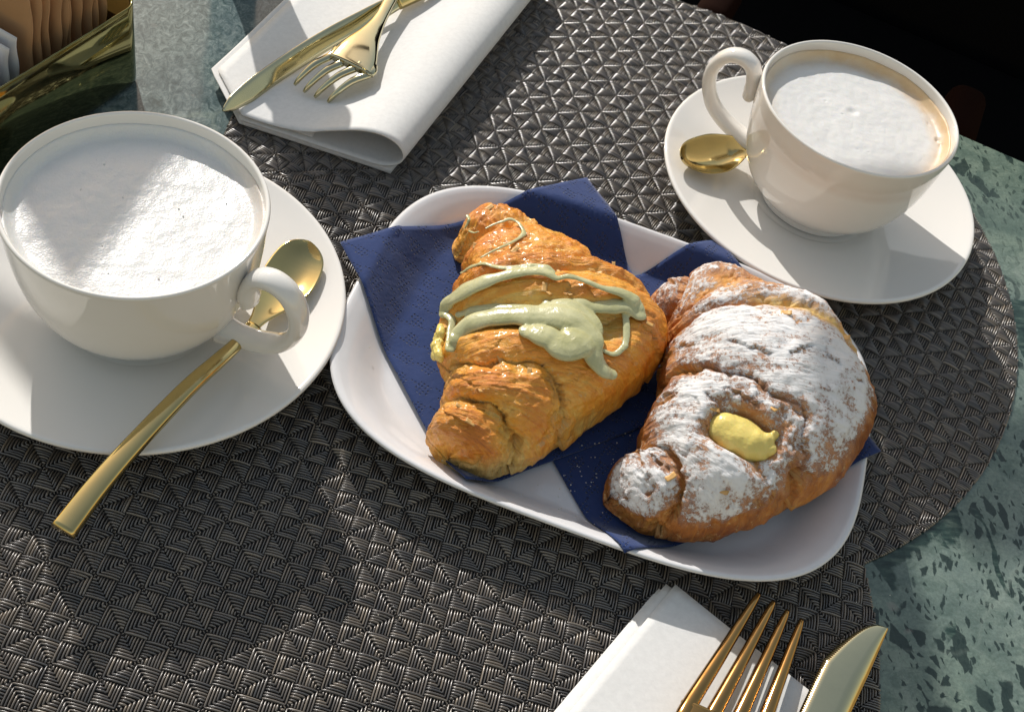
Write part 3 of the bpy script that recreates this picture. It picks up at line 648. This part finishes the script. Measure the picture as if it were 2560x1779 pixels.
def croissant_grid(st, seams, uc, zb, seed, groove, lobe, NU=480, NV=300, endr=.07):
    """fan of sections from the inner side L to the outer side R; seams = (u, slope, depth)"""
    S = catmull(st, NU); u = np.linspace(0, 1, NU); v = np.linspace(0, 2*math.pi, NV, endpoint=False)
    Lp, Rp, H = S[:, :2], S[:, 2:4], S[:, 4]-.55
    e = np.minimum(u, 1-u)/endr; cap = np.sqrt(np.clip(1-(1-np.clip(e, 0, 1))**2, .0004, 1))
    mid = (Lp+Rp)/2; hf = (Rp-Lp)/2*cap[:, None]; H = H*(.35+.65*cap)
    c_, s_ = np.cos(v), np.sin(v)
    cx_ = np.sign(c_)*np.abs(c_)**.88; top = np.clip(s_, 0, 1)**.86; bot = np.clip(-s_, 0, 1)**.55
    zm = zb+.36*H
    X = mid[:, None, :]+hf[:, None, :]*cx_[None, :, None]
    Z = zm[:, None]+.64*H[:, None]*top[None]-(.36*H)[:, None]*bot[None]
    P = np.concatenate([X, Z[..., None]], -1)
    def normals(P):
        du = np.gradient(P, axis=0); dv = (np.roll(P, -1, 1)-np.roll(P, 1, 1)); N = np.cross(dv, du); N /= np.linalg.norm(N, axis=2)[..., None]+1e-9
        ctr = P.mean(1, keepdims=True); sg = np.sign(((P-ctr)*N).sum()); return N*sg
    N = normals(P); Pf = P.reshape(-1, 3)
    uu = np.repeat(u[:, None], NV, 1); cc = np.repeat(c_[None], NU, 0); ss = np.repeat(s_[None], NU, 0)
    wob = (.030*nz(Pf, .45, seed, 3)+.006*nz(Pf, 3.2, seed+4, 2)).reshape(NU, NV)
    D = np.zeros((NU, NV)); seam = np.zeros((NU, NV)); pale = np.zeros((NU, NV)); lam = (nz(Pf*np.array([1, 1, 1.0]), 1.2, seed+5, 3)).reshape(NU, NV)
    for (us, sl, dep) in seams:
        q = uu-(us+sl*cc+wob)
        if us > uc: q = -q                      # q < 0 lies towards the tip: the lower layer
        fade = np.clip(.75+.9*lam, .35, 1.15)
        d_ = np.where(q < 0, -dep*fade*np.exp(q/.052), dep*.16*np.exp(-(q/.03)))
        x_ = np.clip(-q/.085, 0, 1); ter = np.where((q < 0) & (x_ < 1), .032*np.sin(x_*math.pi*9+lam*6)*(1-x_)*np.clip(.6+1.6*lam, 0, 1.3), 0)
        D += d_+ter; seam = np.maximum(seam, np.where(q < 0, np.exp(-(np.abs(q)/.028)), np.exp(-(np.abs(q)/.004)))*np.clip(.55+1.2*lam, .1, 1))
    rs = random.Random(int(seed*10)); us_all = [0]+[q_[0] for q_ in seams]+[1]
    for a_, b_ in zip(us_all[:-1], us_all[1:]):           # thinner layers inside every roll
        for k_ in range(3):
            us = a_+(b_-a_)*(k_+.6+.5*rs.random())/3.6; sl = .04+.05*rs.random()-.02; dep = .08+.09*rs.random()
            q = uu-(us+sl*cc+wob*1.4+.012*np.sin(np.arctan2(ss, cc)*3+k_*2)); q = -q if us > uc else q
            pres = np.clip(.25+1.8*lam+.5*math.sin(k_*2.1), 0, 1)
            D += pres*np.where(q < 0, -dep*np.exp(q/.020), dep*.25*np.exp(-q/.008)); seam = np.maximum(seam, .75*pres*np.where(q < 0, np.exp(-np.abs(q)/.008), np.exp(-np.abs(q)/.0025)))
    lines = [np.full_like(uu, -.02)]+[us+sl*cc+wob for (us, sl, dep) in seams]+[np.full_like(uu, 1.02)]
    for a_, b_ in zip(lines[:-1], lines[1:]):             # every roll bulges between its seams
        t_ = (uu-a_)/(b_-a_); ins = (t_ >= 0) & (t_ < 1); D += np.where(ins, -lobe*np.abs(2*t_-1)**3.0, 0)*smooth_mask(ss, -.7, .1)
    rn = nz(np.stack([uu.ravel()*60, (np.arctan2(ss, cc)*2.2).ravel(), 0*uu.ravel()], 1), 1.0, seed+31, 3).reshape(NU, NV); D += .030*(1-2*np.abs(rn))*np.clip(.5+1.5*lam, 0, 1)
    D += .12*nz(Pf, .42, seed+1, 2).reshape(NU, NV)+.045*nz(Pf, 1.4, seed+2, 4).reshape(NU, NV)
    fl_ = nz(np.stack([uu.ravel()*26, (np.arctan2(ss, cc)*1.6).ravel(), 0*uu.ravel()], 1), 1.0, seed+3, 4).reshape(NU, NV); D += .05*fl_
    blis = nz(Pf, 2.2, seed+9, 3).reshape(NU, NV); D += .07*np.clip(blis-.12, 0, 1)
    for gfun in groove:
        dg, pl_ = gfun(uu, np.arctan2(ss, cc), P); D += dg; pale = np.maximum(pale, pl_)
    D = np.where(ss < -.55, D*.2, D)
    P2 = P+N*D[..., None]; P2[..., 2] = np.maximum(P2[..., 2], zb-.02)
    return P2, uu, cc, ss, seam, pale, D
def crust_obj(name, data, m, parent, bake, sugar=None):
    P, uu, cc, ss, seam, pale, D = data; NU, NV = P.shape[:2]
    V = P.reshape(-1, 3); F = grid_faces(NU, NV, wrap_v=True).tolist()+[list(range(NV)), [(NU-1)*NV+i for i in range(NV)][::-1]]
    me = fix_normals(np_mesh(name, V, F))
    for nm, a_ in (('seam', seam), ('bake', bake), ('pale', pale))+((('sugar', sugar),) if sugar is not None else ()):
        at = me.attributes.new(nm, 'FLOAT', 'POINT'); at.data.foreach_set('value', a_.astype(np.float32).ravel())
    UV = np.stack([uu*13, np.arctan2(ss, cc)*3.0], -1).reshape(-1, 2); lay = me.uv_layers.new(name='UVMap'); li = np.empty(len(me.loops), np.int32); me.loops.foreach_get('vertex_index', li); lay.data.foreach_set('uv', UV[li].astype(np.float32).ravel())
    return obj(name, me, m, parent)
# pistachio croissant
def groove1(u, a, P):
    line = .572+.045*np.cos(a)                      # the cut runs from the inner to the outer side
    g = np.exp(-(np.abs(u-line)/.056)**3)*smooth_mask(np.sin(a), -.05, .35)*smooth_mask(-np.cos(a), -.75, -.35)
    bot = smooth_mask(u, .80, .93)*smooth_mask(np.cos(a), .0, .6)*smooth_mask(-np.sin(a), -.75, -.1)
    return -.85*g, np.clip(.75*bot, 0, 1)
dat1 = croissant_grid(C1, [(.165, .03, .75), (.31, .03, .42), (.43, .03, .30), (.705, .06, .34), (.82, .05, .50)], .56, .72, 3.1, [groove1], .42)
cr1 = thing('croissant', 'golden croissant striped with pale green pistachio cream', 'croissant', (0, 0, 0), 0, 'filled croissants')
bk = np.clip(.36+.22*dat1[3]+.22*nz(dat1[0].reshape(-1, 3), .5, 6, 3).reshape(dat1[0].shape[:2])+.9*dat1[6], 0, 1)
crust1 = crust_obj('crust', dat1, MAT['crust'], cr1, bk)
# powdered croissant
def groove2(u, a, P):
    d_ = np.hypot(P[..., 0]-7.75, P[..., 1]+6.15); top = (np.sin(a) > .1)
    t_ = (P[..., 0]-7.75)*.89+(P[..., 1]+6.15)*-.45; n_ = (P[..., 0]-7.75)*.45+(P[..., 1]+6.15)*.89
    g = np.exp(-(np.abs(t_/1.45)**4+np.abs(n_/.90)**4))*top
    ring = np.exp(-((np.hypot(t_/1.5, n_/.92)-1.12)/.16)**2)*top
    line = .385+.075*np.cos(a); y_ = np.exp(-((u-line)/.022)**2)*smooth_mask(np.sin(a), .1, .5)*smooth_mask(np.cos(a), -.25, .1)
    return -1.35*g+.14*ring, np.clip(y_*1.1, 0, 1)
dat2 = croissant_grid(C2, [(.125, .02, .34), (.27, .05, .22), (.40, .075, .30), (.63, .105, .42), (.85, .05, .42)], .50, .72, 9.4, [groove2], .30)
cr2 = thing('croissant', 'powdered sugar croissant with yellow custard showing in a hole', 'croissant', (0, 0, 0), 0, 'filled croissants')
bk = np.clip(.62+.12*dat2[3]+.25*nz(dat2[0].reshape(-1, 3), .5, 2, 3).reshape(dat2[0].shape[:2])+.5*dat2[6]+.25*smooth_mask(dat2[1], .35, .6), 0, 1)
sg = smooth_mask(dat2[3], -.15, .75)*.58+.03-.30*dat2[4]+.25*np.clip(dat2[6]*2, -1, 1)-.16*smooth_mask(-dat2[1], -.40, -.28)-.35*smooth_mask(dat2[2], .72, .9)*smooth_mask(dat2[1], .38, .45)*smooth_mask(-dat2[1], -.70, -.62)
crust2 = crust_obj('crust', dat2, MAT['crust_s'], cr2, bk, np.clip(sg, 0, 1))

def surf(crust):
    me = crust.data; vs = [v.co.copy() for v in me.vertices]; return BVHTree.FromPolygons(vs, [tuple(p.vertices) for p in me.polygons])
bv1, bv2 = surf(crust1), surf(crust2)
def drop(bv, x, y, z0=9):
    h = bv.ray_cast(Vector((x*CM, y*CM, z0*CM)), Vector((0, 0, -1))); return h[0].z/CM if h[0] is not None else None
def blob_mesh(name, parts, voxel, m, parent, smooth_it=6):
    """merge overlapping tubes and balls into one soft mass"""
    V, F = merge(parts); me = np_mesh(name, V, F); tmp = bpy.data.objects.new('tmp', me); col.objects.link(tmp)
    r_ = tmp.modifiers.new('r', 'REMESH'); r_.mode = 'VOXEL'; r_.voxel_size = voxel*CM; s_ = tmp.modifiers.new('s', 'SMOOTH'); s_.iterations = smooth_it; s_.factor = .6
    dg = bpy.context.evaluated_depsgraph_get(); me2 = bpy.data.meshes.new_from_object(tmp.evaluated_get(dg)); bpy.data.objects.remove(tmp)
    me2.name = name; me2.polygons.foreach_set('use_smooth', np.full(len(me2.polygons), True)); me2.materials.clear()
    return obj(name, me2, m, parent)
def ball(c, r, n=12):
    V, F = lathe([(max(1e-3, math.sin(t_)), -math.cos(t_)) for t_ in np.linspace(0.05, math.pi-.05, n)], 16)
    F = F.tolist()+[[i*n for i in range(16)], [i*n+n-1 for i in range(16)][::-1]]
    return V*np.array(r)+np.array(c), F
# pistachio cream: strands lie on the crust, the thick ones sink into the cut
CREAM = [([(-2.73, 1.16, 3.34), (-2.35, 1.12, 3.87), (-1.88, .83, 4.33), (-1.26, .37, 4.79), (-.67, .41, 4.95), (-.07, .50, 5.02), (.37, .39, 5.12), (.64, .22, 5.13)], [.07, .10, .10, .11, .09, .11, .12, .07]),
 ([(-3.30, -.62, 2.70), (-3.16, -.34, 3.10), (-2.76, -.34, 3.77), (-2.11, -.28, 4.41), (-1.41, -.11, 4.75), (-.67, .08, 4.94), (.08, .17, 5.05), (.45, .05, 5.11), (.75, -.11, 5.12), (1.2, .01, 5.19), (1.78, -.09, 5.19), (2.56, -.33, 5.15), (3.39, -.34, 4.99), (3.97, -.53, 4.68), (4.22, -.95, 4.48)], [.18, .27, .30, .27, .21, .17, .17, .16, .12, .11, .12, .13, .20, .27, .20]),
 ([(-3.0, -2.85, 3.35), (-2.86, -2.35, 3.45), (-2.48, -1.95, 3.75), (-1.85, -1.80, 4.10), (-.93, -1.78, 4.42), (-.18, -1.80, 4.54), (.92, -1.80, 4.66), (1.66, -2.10, 4.66), (2.02, -2.62, 4.62), (2.17, -3.27, 4.55), (2.58, -3.59, 4.22), (3.03, -3.57, 3.92)], [.12, .24, .31, .34, .36, .44, .54, .54, .46, .38, .34, .24]),
 ([(-2.75, -.95, 3.20), (-2.17, -1.02, 3.70), (-1.27, -1.2, 4.12), (-.35, -1.3, 4.34), (.29, -1.28, 4.42), (.42, -.92, 4.60)], [.16, .20, .22, .22, .20, .11]),
 ([(.30, -1.25, 4.44), (.93, -.97, 4.62), (1.68, -.89, 4.74), (2.28, -.97, 4.68), (2.88, -.86, 4.66), (3.58, -.75, 4.68), (4.12, -.96, 4.52)], [.14, .17, .18, .22, .27, .30, .24]),
 ([(-.40, -2.65, 4.60), (.40, -2.95, 4.72), (1.04, -3.25, 4.70), (1.5, -2.95, 4.66), (1.95, -2.2, 4.50), (1.75, -1.5, 4.52), (1.0, -1.4, 4.5), (0, -1.6, 4.3)], [.28, .46, .50, .56, .60, .58, .56, .42]),
 ([(-3.22, -.68, 2.83), (-2.98, -1.05, 2.95), (-3.03, -1.62, 2.95), (-3.10, -2.3, 3.05), (-3.13, -2.81, 3.29)], [.14, .16, .13, .11, .12]),
 ([(3.55, -.81, 4.58), (3.63, -1.5, 4.45), (3.57, -2.27, 4.36), (3.45, -2.53, 4.33), (3.09, -2.85, 4.28), (2.53, -2.78, 4.40)], [.13, .12, .14, .13, .10, .10]),
 ([(-2.36, -1.0, 3.62), (-2.55, -1.6, 3.30), (-2.70, -2.1, 3.45)], [.12, .12, .12])]
DRIZ = [([(-2.45, 5.13, 2.64), (-2.39, 4.88, 2.69), (-2.48, 4.63, 2.59), (-2.53, 4.56, 2.48)], [.10, .08, .06, .05]),
 ([(-1.8, 3.7, 3.5), (-1.47, 3.9, 3.61), (-1.13, 4.03, 3.71), (-.84, 4.19, 3.74), (-.52, 4.08, 3.74), (-.35, 3.72, 3.81), (-.28, 3.33, 3.89), (-.45, 2.98, 3.98), (-.82, 2.52, 4.09), (-1.31, 1.89, 4.37), (-1.7, 1.72, 4.18), (-2.09, 1.48, 4.03)], [.05, .06, .07, .08, .08, .09, .12, .10, .07, .07, .06, .04]),
 ([(-2.36, 4.3, 2.62), (-2.2, 3.9, 2.95), (-2.05, 3.75, 3.2)], [.06, .08, .05])]
def strands(L, lift, seed):
    out = []
    for i, (p, r) in enumerate(L):
        n_ = 12*len(p); P = catmull(p, n_); rr = np.clip(catmull(np.array(r)[:, None], n_)[:, 0], .03, 1)
        rr = rr*(1+.22*np.array([noise.noise((k*.09, i*3.1, seed)) for k in range(n_)]))
        for k in range(n_):
            z = drop(bv1, P[k, 0], P[k, 1])
            if z is not None and P[k, 2] < z+.02: P[k, 2] = z+.02
        P[:, 2] += rr*lift; out.append(tube(P, np.stack([rr, rr*.44], 1), 12)); out.append(ball(P[0], (rr[0], rr[0], rr[0]*.44), 8)); out.append(ball(P[-1], (rr[-1], rr[-1], rr[-1]*.44), 8))
    return out
blob_mesh('pistachio_cream', strands([(p_, [q_*1.22 for q_ in r_]) for p_, r_ in CREAM], .22, 1.0), .04, MAT['pistachio'], cr1, 9)
blob_mesh('cream_drizzle', strands(DRIZ, .25, 2.0), .025, MAT['pistachio'], cr1, 3)
cl_ = [(-3.15, -.95, 2.55), (-3.32, -1.35, 2.48), (-3.42, -1.8, 2.50), (-3.46, -2.2, 2.56), (-3.42, -2.55, 2.66), (-3.30, -2.9, 2.75)]
cp_ = catmull(cl_, 40); cr_ = np.interp(np.linspace(0, 1, 40), [0, .15, .5, .85, 1], [.10, .24, .30, .26, .12])*(1+.25*np.array([noise.noise((k*.21, 2.2, 5.1)) for k in range(40)]))
cedge = blob_mesh('custard', [tube(cp_, np.stack([cr_*.8, cr_*1.15], 1), 12), ball((-3.52, -2.45, 2.45), (.17, .22, .2)), ball((-3.40, -1.55, 2.80), (.2, .4, .2))], .03, MAT['custard'], cr1, 4)
for v_ in cedge.data.vertices:
    q = v_.co/CM; v_.co += v_.normal*CM*(.07*noise.noise(q*2.6)+.04*noise.noise(q*7))
# custard welling out of the powdered croissant
cu = []
ux, uy = np.array([.89, -.45]), np.array([.45, .89])
for (a_, b_, z, ra, rb, rc) in ((0, 0, 4.26, 1.36, .86, .64), (-.55, .02, 4.35, .70, .62, .55), (.5, .02, 4.32, .75, .62, .58), (.95, .25, 4.50, .35, .28, .38), (1.12, .52, 4.66, .20, .16, .30), (1.25, .05, 4.40, .25, .25, .3), (.1, -.45, 4.18, .8, .35, .4)):
    V_, F_ = ball((0, 0, 0), (ra, rb, rc), 14); c0 = np.array([7.78, -5.92])+ux*a_+uy*b_
    W_ = np.concatenate([c0+V_[:, :1]*ux+V_[:, 1:2]*uy, V_[:, 2:]+z], 1); cu.append((W_, F_))
cobj = blob_mesh('custard', cu, .045, MAT['custard'], cr2, 8)
for v_ in cobj.data.vertices:
    q = v_.co/CM; v_.co += v_.normal*CM*(.06*noise.noise(q*1.8)+.02*noise.noise(q*5)); v_.co.z -= .17*CM
# loose flakes of crust
def flake(parent, x, y, z, s, seed, m):
    rg = random.Random(seed); G = np.zeros((6, 5, 3)); a0 = rg.uniform(0, 6.3)
    for i in range(6):
        for j in range(5):
            a_, b_ = (i/5-.5)*s*1.6, (j/4-.5)*s*(1-.3*rg.random()); G[i, j] = (x+a_*math.cos(a0)-b_*math.sin(a0), y+a_*math.sin(a0)+b_*math.cos(a0), z+.5*s*(i/5)**2+.10*s*rg.random())
    return sheet_obj('flake', G, .02, m, parent)
for k, (x, y) in enumerate(((.9, .75), (-.8, 1.6), (2.6, 1.1), (-2.2, 2.9), (.3, -.45), (.55, -.62), (1.3, -.55), (-1.2, -3.6), (-.2, -4.2), (-2.6, -5.4), (-1.9, -5.0), (-2.2, -6.1), (4.6, -1.2), (3.3, 1.7), (-1.6, 5.4))):
    z = drop(bv1, x, y)
    if z: flake(crust1, x, y, z-.02, .16+.10*((k*37) % 10)/10, k, MAT['flake'])
for k, (x, y) in enumerate(((6.75, -5.15), (10.7, 3.05), (9.9, -.6), (8.9, -5.2), (7.0, -8.2), (5.2, -7.6), (12.5, -1.0))):
    z = drop(bv2, x, y)
    if z: flake(crust2, x, y, z-.02, .26, 50+k, MAT['flake'])

# crumbs and sugar grains scattered over the napkins and the plate
rg = random.Random(5); cv, cf = [], []
for k in range(170):
    if k < 110: x, y, s_ = rg.gauss(2.8, 2.2), rg.gauss(-5.6, 1.6), rg.uniform(.012, .032)
    elif k < 150: x, y, s_ = rg.uniform(-6, 14), rg.uniform(-9, 7), rg.uniform(.015, .035)
    else: x, y, s_ = rg.uniform(-9, 16), rg.uniform(-14, -8), rg.uniform(.012, .03)
    rho = float(tray_rho(np.array(x), np.array(y)))
    z = (float(tray_h(rho))+.27 if rho < .98 else .12)
    if drop(bv1, x, y) or drop(bv2, x, y) or .9 < rho < 1.02: continue
    v_, f_ = ball((x, y, z), (s_, s_*rg.uniform(.6, 1), s_*.7), 5); cf += [[int(i)+len(cv) for i in q] for q in f_]; cv += v_.tolist()
setp(obj('crumbs', np_mesh('crumbs', cv, cf), MAT['sugar_grain']), 'fine sugar grains and crumbs scattered on napkins and plate', 'crumbs', None, 'stuff')
# ------------------------------------------------------------------ sugar holder
ld = np.array([-.51, -.86]); dpth = np.array([-.86, .51]); bc = np.array([-17.55, 14.0])
bx_l, bx_d, bh, br_ = 15.0, 7.5, 4.25, .85
def rrect(l, d_, r, n=8):
    pts = []
    for cx_, cy_, a0 in ((l-r, r, -90), (l-r, d_-r, 0), (r, d_-r, 90), (r, r, 180)):
        for k in range(n+1):
            a_ = R(a0+90*k/n); pts.append((cx_+r*math.cos(a_), cy_+r*math.sin(a_)))
    return np.array(pts)
def box_loop(off, z, r): 
    q = rrect(bx_l-2*off, bx_d-2*off, max(r-off, .1))+off; return np.concatenate([bc+q[:, :1]*ld+q[:, 1:]*dpth, np.full((len(q), 1), z)], 1)
loops = [box_loop(.30, ZT+.02, br_), box_loop(.12, ZT+.06, br_), box_loop(.02, ZT+.22, br_), box_loop(0, ZT+.5, br_), box_loop(0, bh, br_), box_loop(.04, bh+.04, br_), box_loop(.10, bh, br_), box_loop(.12, .4, br_), box_loop(.3, .12, br_)]
nl = len(loops[0]); V = np.concatenate(loops); F = grid_faces(len(loops), nl, wrap_v=True).tolist()+[list(range(nl))[::-1], [(len(loops)-1)*nl+i for i in range(nl)]]
setp(obj('sugar_holder', fix_normals(np_mesh('sugar_holder', V, F)), MAT['brass']), 'brass box full of sugar sachets at the top left corner', 'box')
def sachet(s, lean, hgt, wid, m, label, seed, skew=0):
    """thin paper sachet standing across the box; s = distance along the box from the near right end"""
    rg = random.Random(seed); N1, N2 = 12, 22; G = np.zeros((N1, N2, 3))
    for i in range(N1):
        for j in range(N2):
            a_ = i/(N1-1); b_ = j/(N2-1); w = .9+a_*wid; h = .3+b_*hgt
            bul = .16*math.sin(a_*math.pi)*math.sin(b_*math.pi); wav = .05*math.sin(b_*17+seed)*(1 if i in (0, N1-1) else .3)
            p = bc+ld*(s-lean*h+bul+.05*math.sin(b_*5+seed*2)+skew*a_)+dpth*(w+wav); G[i, j] = (p[0], p[1], h)
    o = sheet_obj('sugar_sachet', G, .05, m, None); return setp(o, label, 'sachet', 'sugar sachets')
ordw = ['first', 'second', 'third', 'fourth', 'fifth', 'sixth', 'seventh', 'eighth', 'ninth', 'tenth']
for k in range(10):
    sachet(1.75+k*.47+.10*math.sin(k*2.1), .12+.03*math.sin(k*1.3), 6.2+.3*math.sin(k*1.7), 5.6, MAT['kraft'], 'brown paper sugar sachet, %s from the right end of the brass box' % ordw[k], k+1, .25*math.sin(k*3.3))
for k in range(3):
    sachet(6.75+k*.55, .1, 4.9-.25*k, 5.7, MAT['white_paper'], ('white sugar sachet beside the brown ones in the brass box', 'white sugar sachet, second of the white ones in the brass box', 'white sugar sachet, leftmost in the brass box')[k], 30+k, .1)

# ------------------------------------------------------------------ dark chair added beyond the table in place of a person in black
ch = thing('black_chair', 'black upholstered chair in deep shade beyond the table edge', 'chair', (0, 0, 0))
def slab(name, c, half, ang, m, bev, parent):
    bm = bmesh.new(); bmesh.ops.create_cube(bm, size=2); bmesh.ops.scale(bm, vec=half, verts=bm.verts); bmesh.ops.bevel(bm, geom=bm.edges[:], offset=bev, segments=4, affect='EDGES', profile=.5)
    bmesh.ops.rotate(bm, cent=(0, 0, 0), matrix=Matrix.Rotation(ang, 3, 'Z'), verts=bm.verts); bmesh.ops.translate(bm, vec=c, verts=bm.verts); bmesh.ops.scale(bm, vec=(CM, CM, CM), verts=bm.verts)
    me = bpy.data.meshes.new(name); bm.to_mesh(me); bm.free(); me.polygons.foreach_set('use_smooth', np.full(len(me.polygons), True)); return obj(name, me, m, parent)
ca = R(-24)
slab('seat', (38, 44, -30), (45, 26, 5), ca, MAT['black'], 3, ch)
slab('armrest', (36.4, 38.6, -13), (1.5, 3.4, 1.3), ca, MAT['wood'], 1.2, ch)  # added brown blob for a dim hand, its shade in the colour
slab('armrest', (18.6, 47.5, -13), (1.4, 3.0, 1.3), ca, MAT['wood'], 1.2, ch)
slab('backrest', (50, 72, 0), (45, 4, 40), ca, MAT['black'], 3, ch)

# ------------------------------------------------------------------ unseen blockers added outside the picture to shade the table
V, F = lathe(dense([(0, 0), (1.75, 0), (1.85, .4), (1.75, 1.2), (1.35, 3.5), (1.3, 6), (1.6, 8.5), (1.75, 10), (1.5, 10.6), (1.7, 11.4), (1.7, 12.6), (1.2, 13.6), (.5, 13.9), (.5, 14.4), (0, 14.6)], 60), 40)  # unseen post, added only to cast a narrow shadow strip
V[:, 0] = V[:, 0]*1.0; V += np.array([-15.2, 27.0, ZT])
setp(obj('pepper_mill', np_mesh('pepper_mill', V, F), MAT['dark_wood']), 'dark wooden pepper mill standing beyond the rolled white napkin', 'pepper mill')
par = thing('parasol', 'ecru canvas parasol beyond the table towards the sun', 'parasol', (-60, 150, -75))
SV = np.array([sv.x, sv.y, sv.z])
def panel(name, poly, dist):  # flap outline is the wanted shade, moved up towards the sun
    P = np.array([(x, y, 0) for x, y in poly])+SV*dist; k = len(P); up = np.array([0, 0, .4])
    F = [list(range(k)), [k+i for i in range(k)][::-1]]+[[i, (i+1) % k, k+(i+1) % k, k+i] for i in range(k)]
    o = obj(name, fix_normals(np_mesh(name, np.vstack([P, P+up]), F, False)), MAT['canvas'], par); o.matrix_parent_inverse = Matrix.Translation(-Vector((-60, 150, -75))*CM); return o
panel('canvas_flap', [(-13.5, -12.5), (-12.4, -9), (-10.9, -4.2), (-11.0, -2.6), (-21.5, -2.6), (-20.4, -3.7), (-17.2, -7.3)], 120)
panel('canvas_flap', [(16.8, .2), (20, .9), (22.6, .6), (24.5, 1.3), (34, 1.6), (34, -6.0), (24, -6.9), (20.5, -6.3), (18.7, -6.6), (18.3, -5.2), (17.1, -4.7), (16.5, -6.3), (15.6, -7.6), (16.3, -9.2), (15.9, -18), (13.0, -18), (13.4, -9.5), (15.4, -4.5)], 120)
pole = lathe([(0, 0), (2, 0), (2, 150), (0, 150)], 24); obj('pole', np_mesh('pole', pole[0], pole[1]), MAT['dark_wood'], par)  # pole added along with the unseen flaps
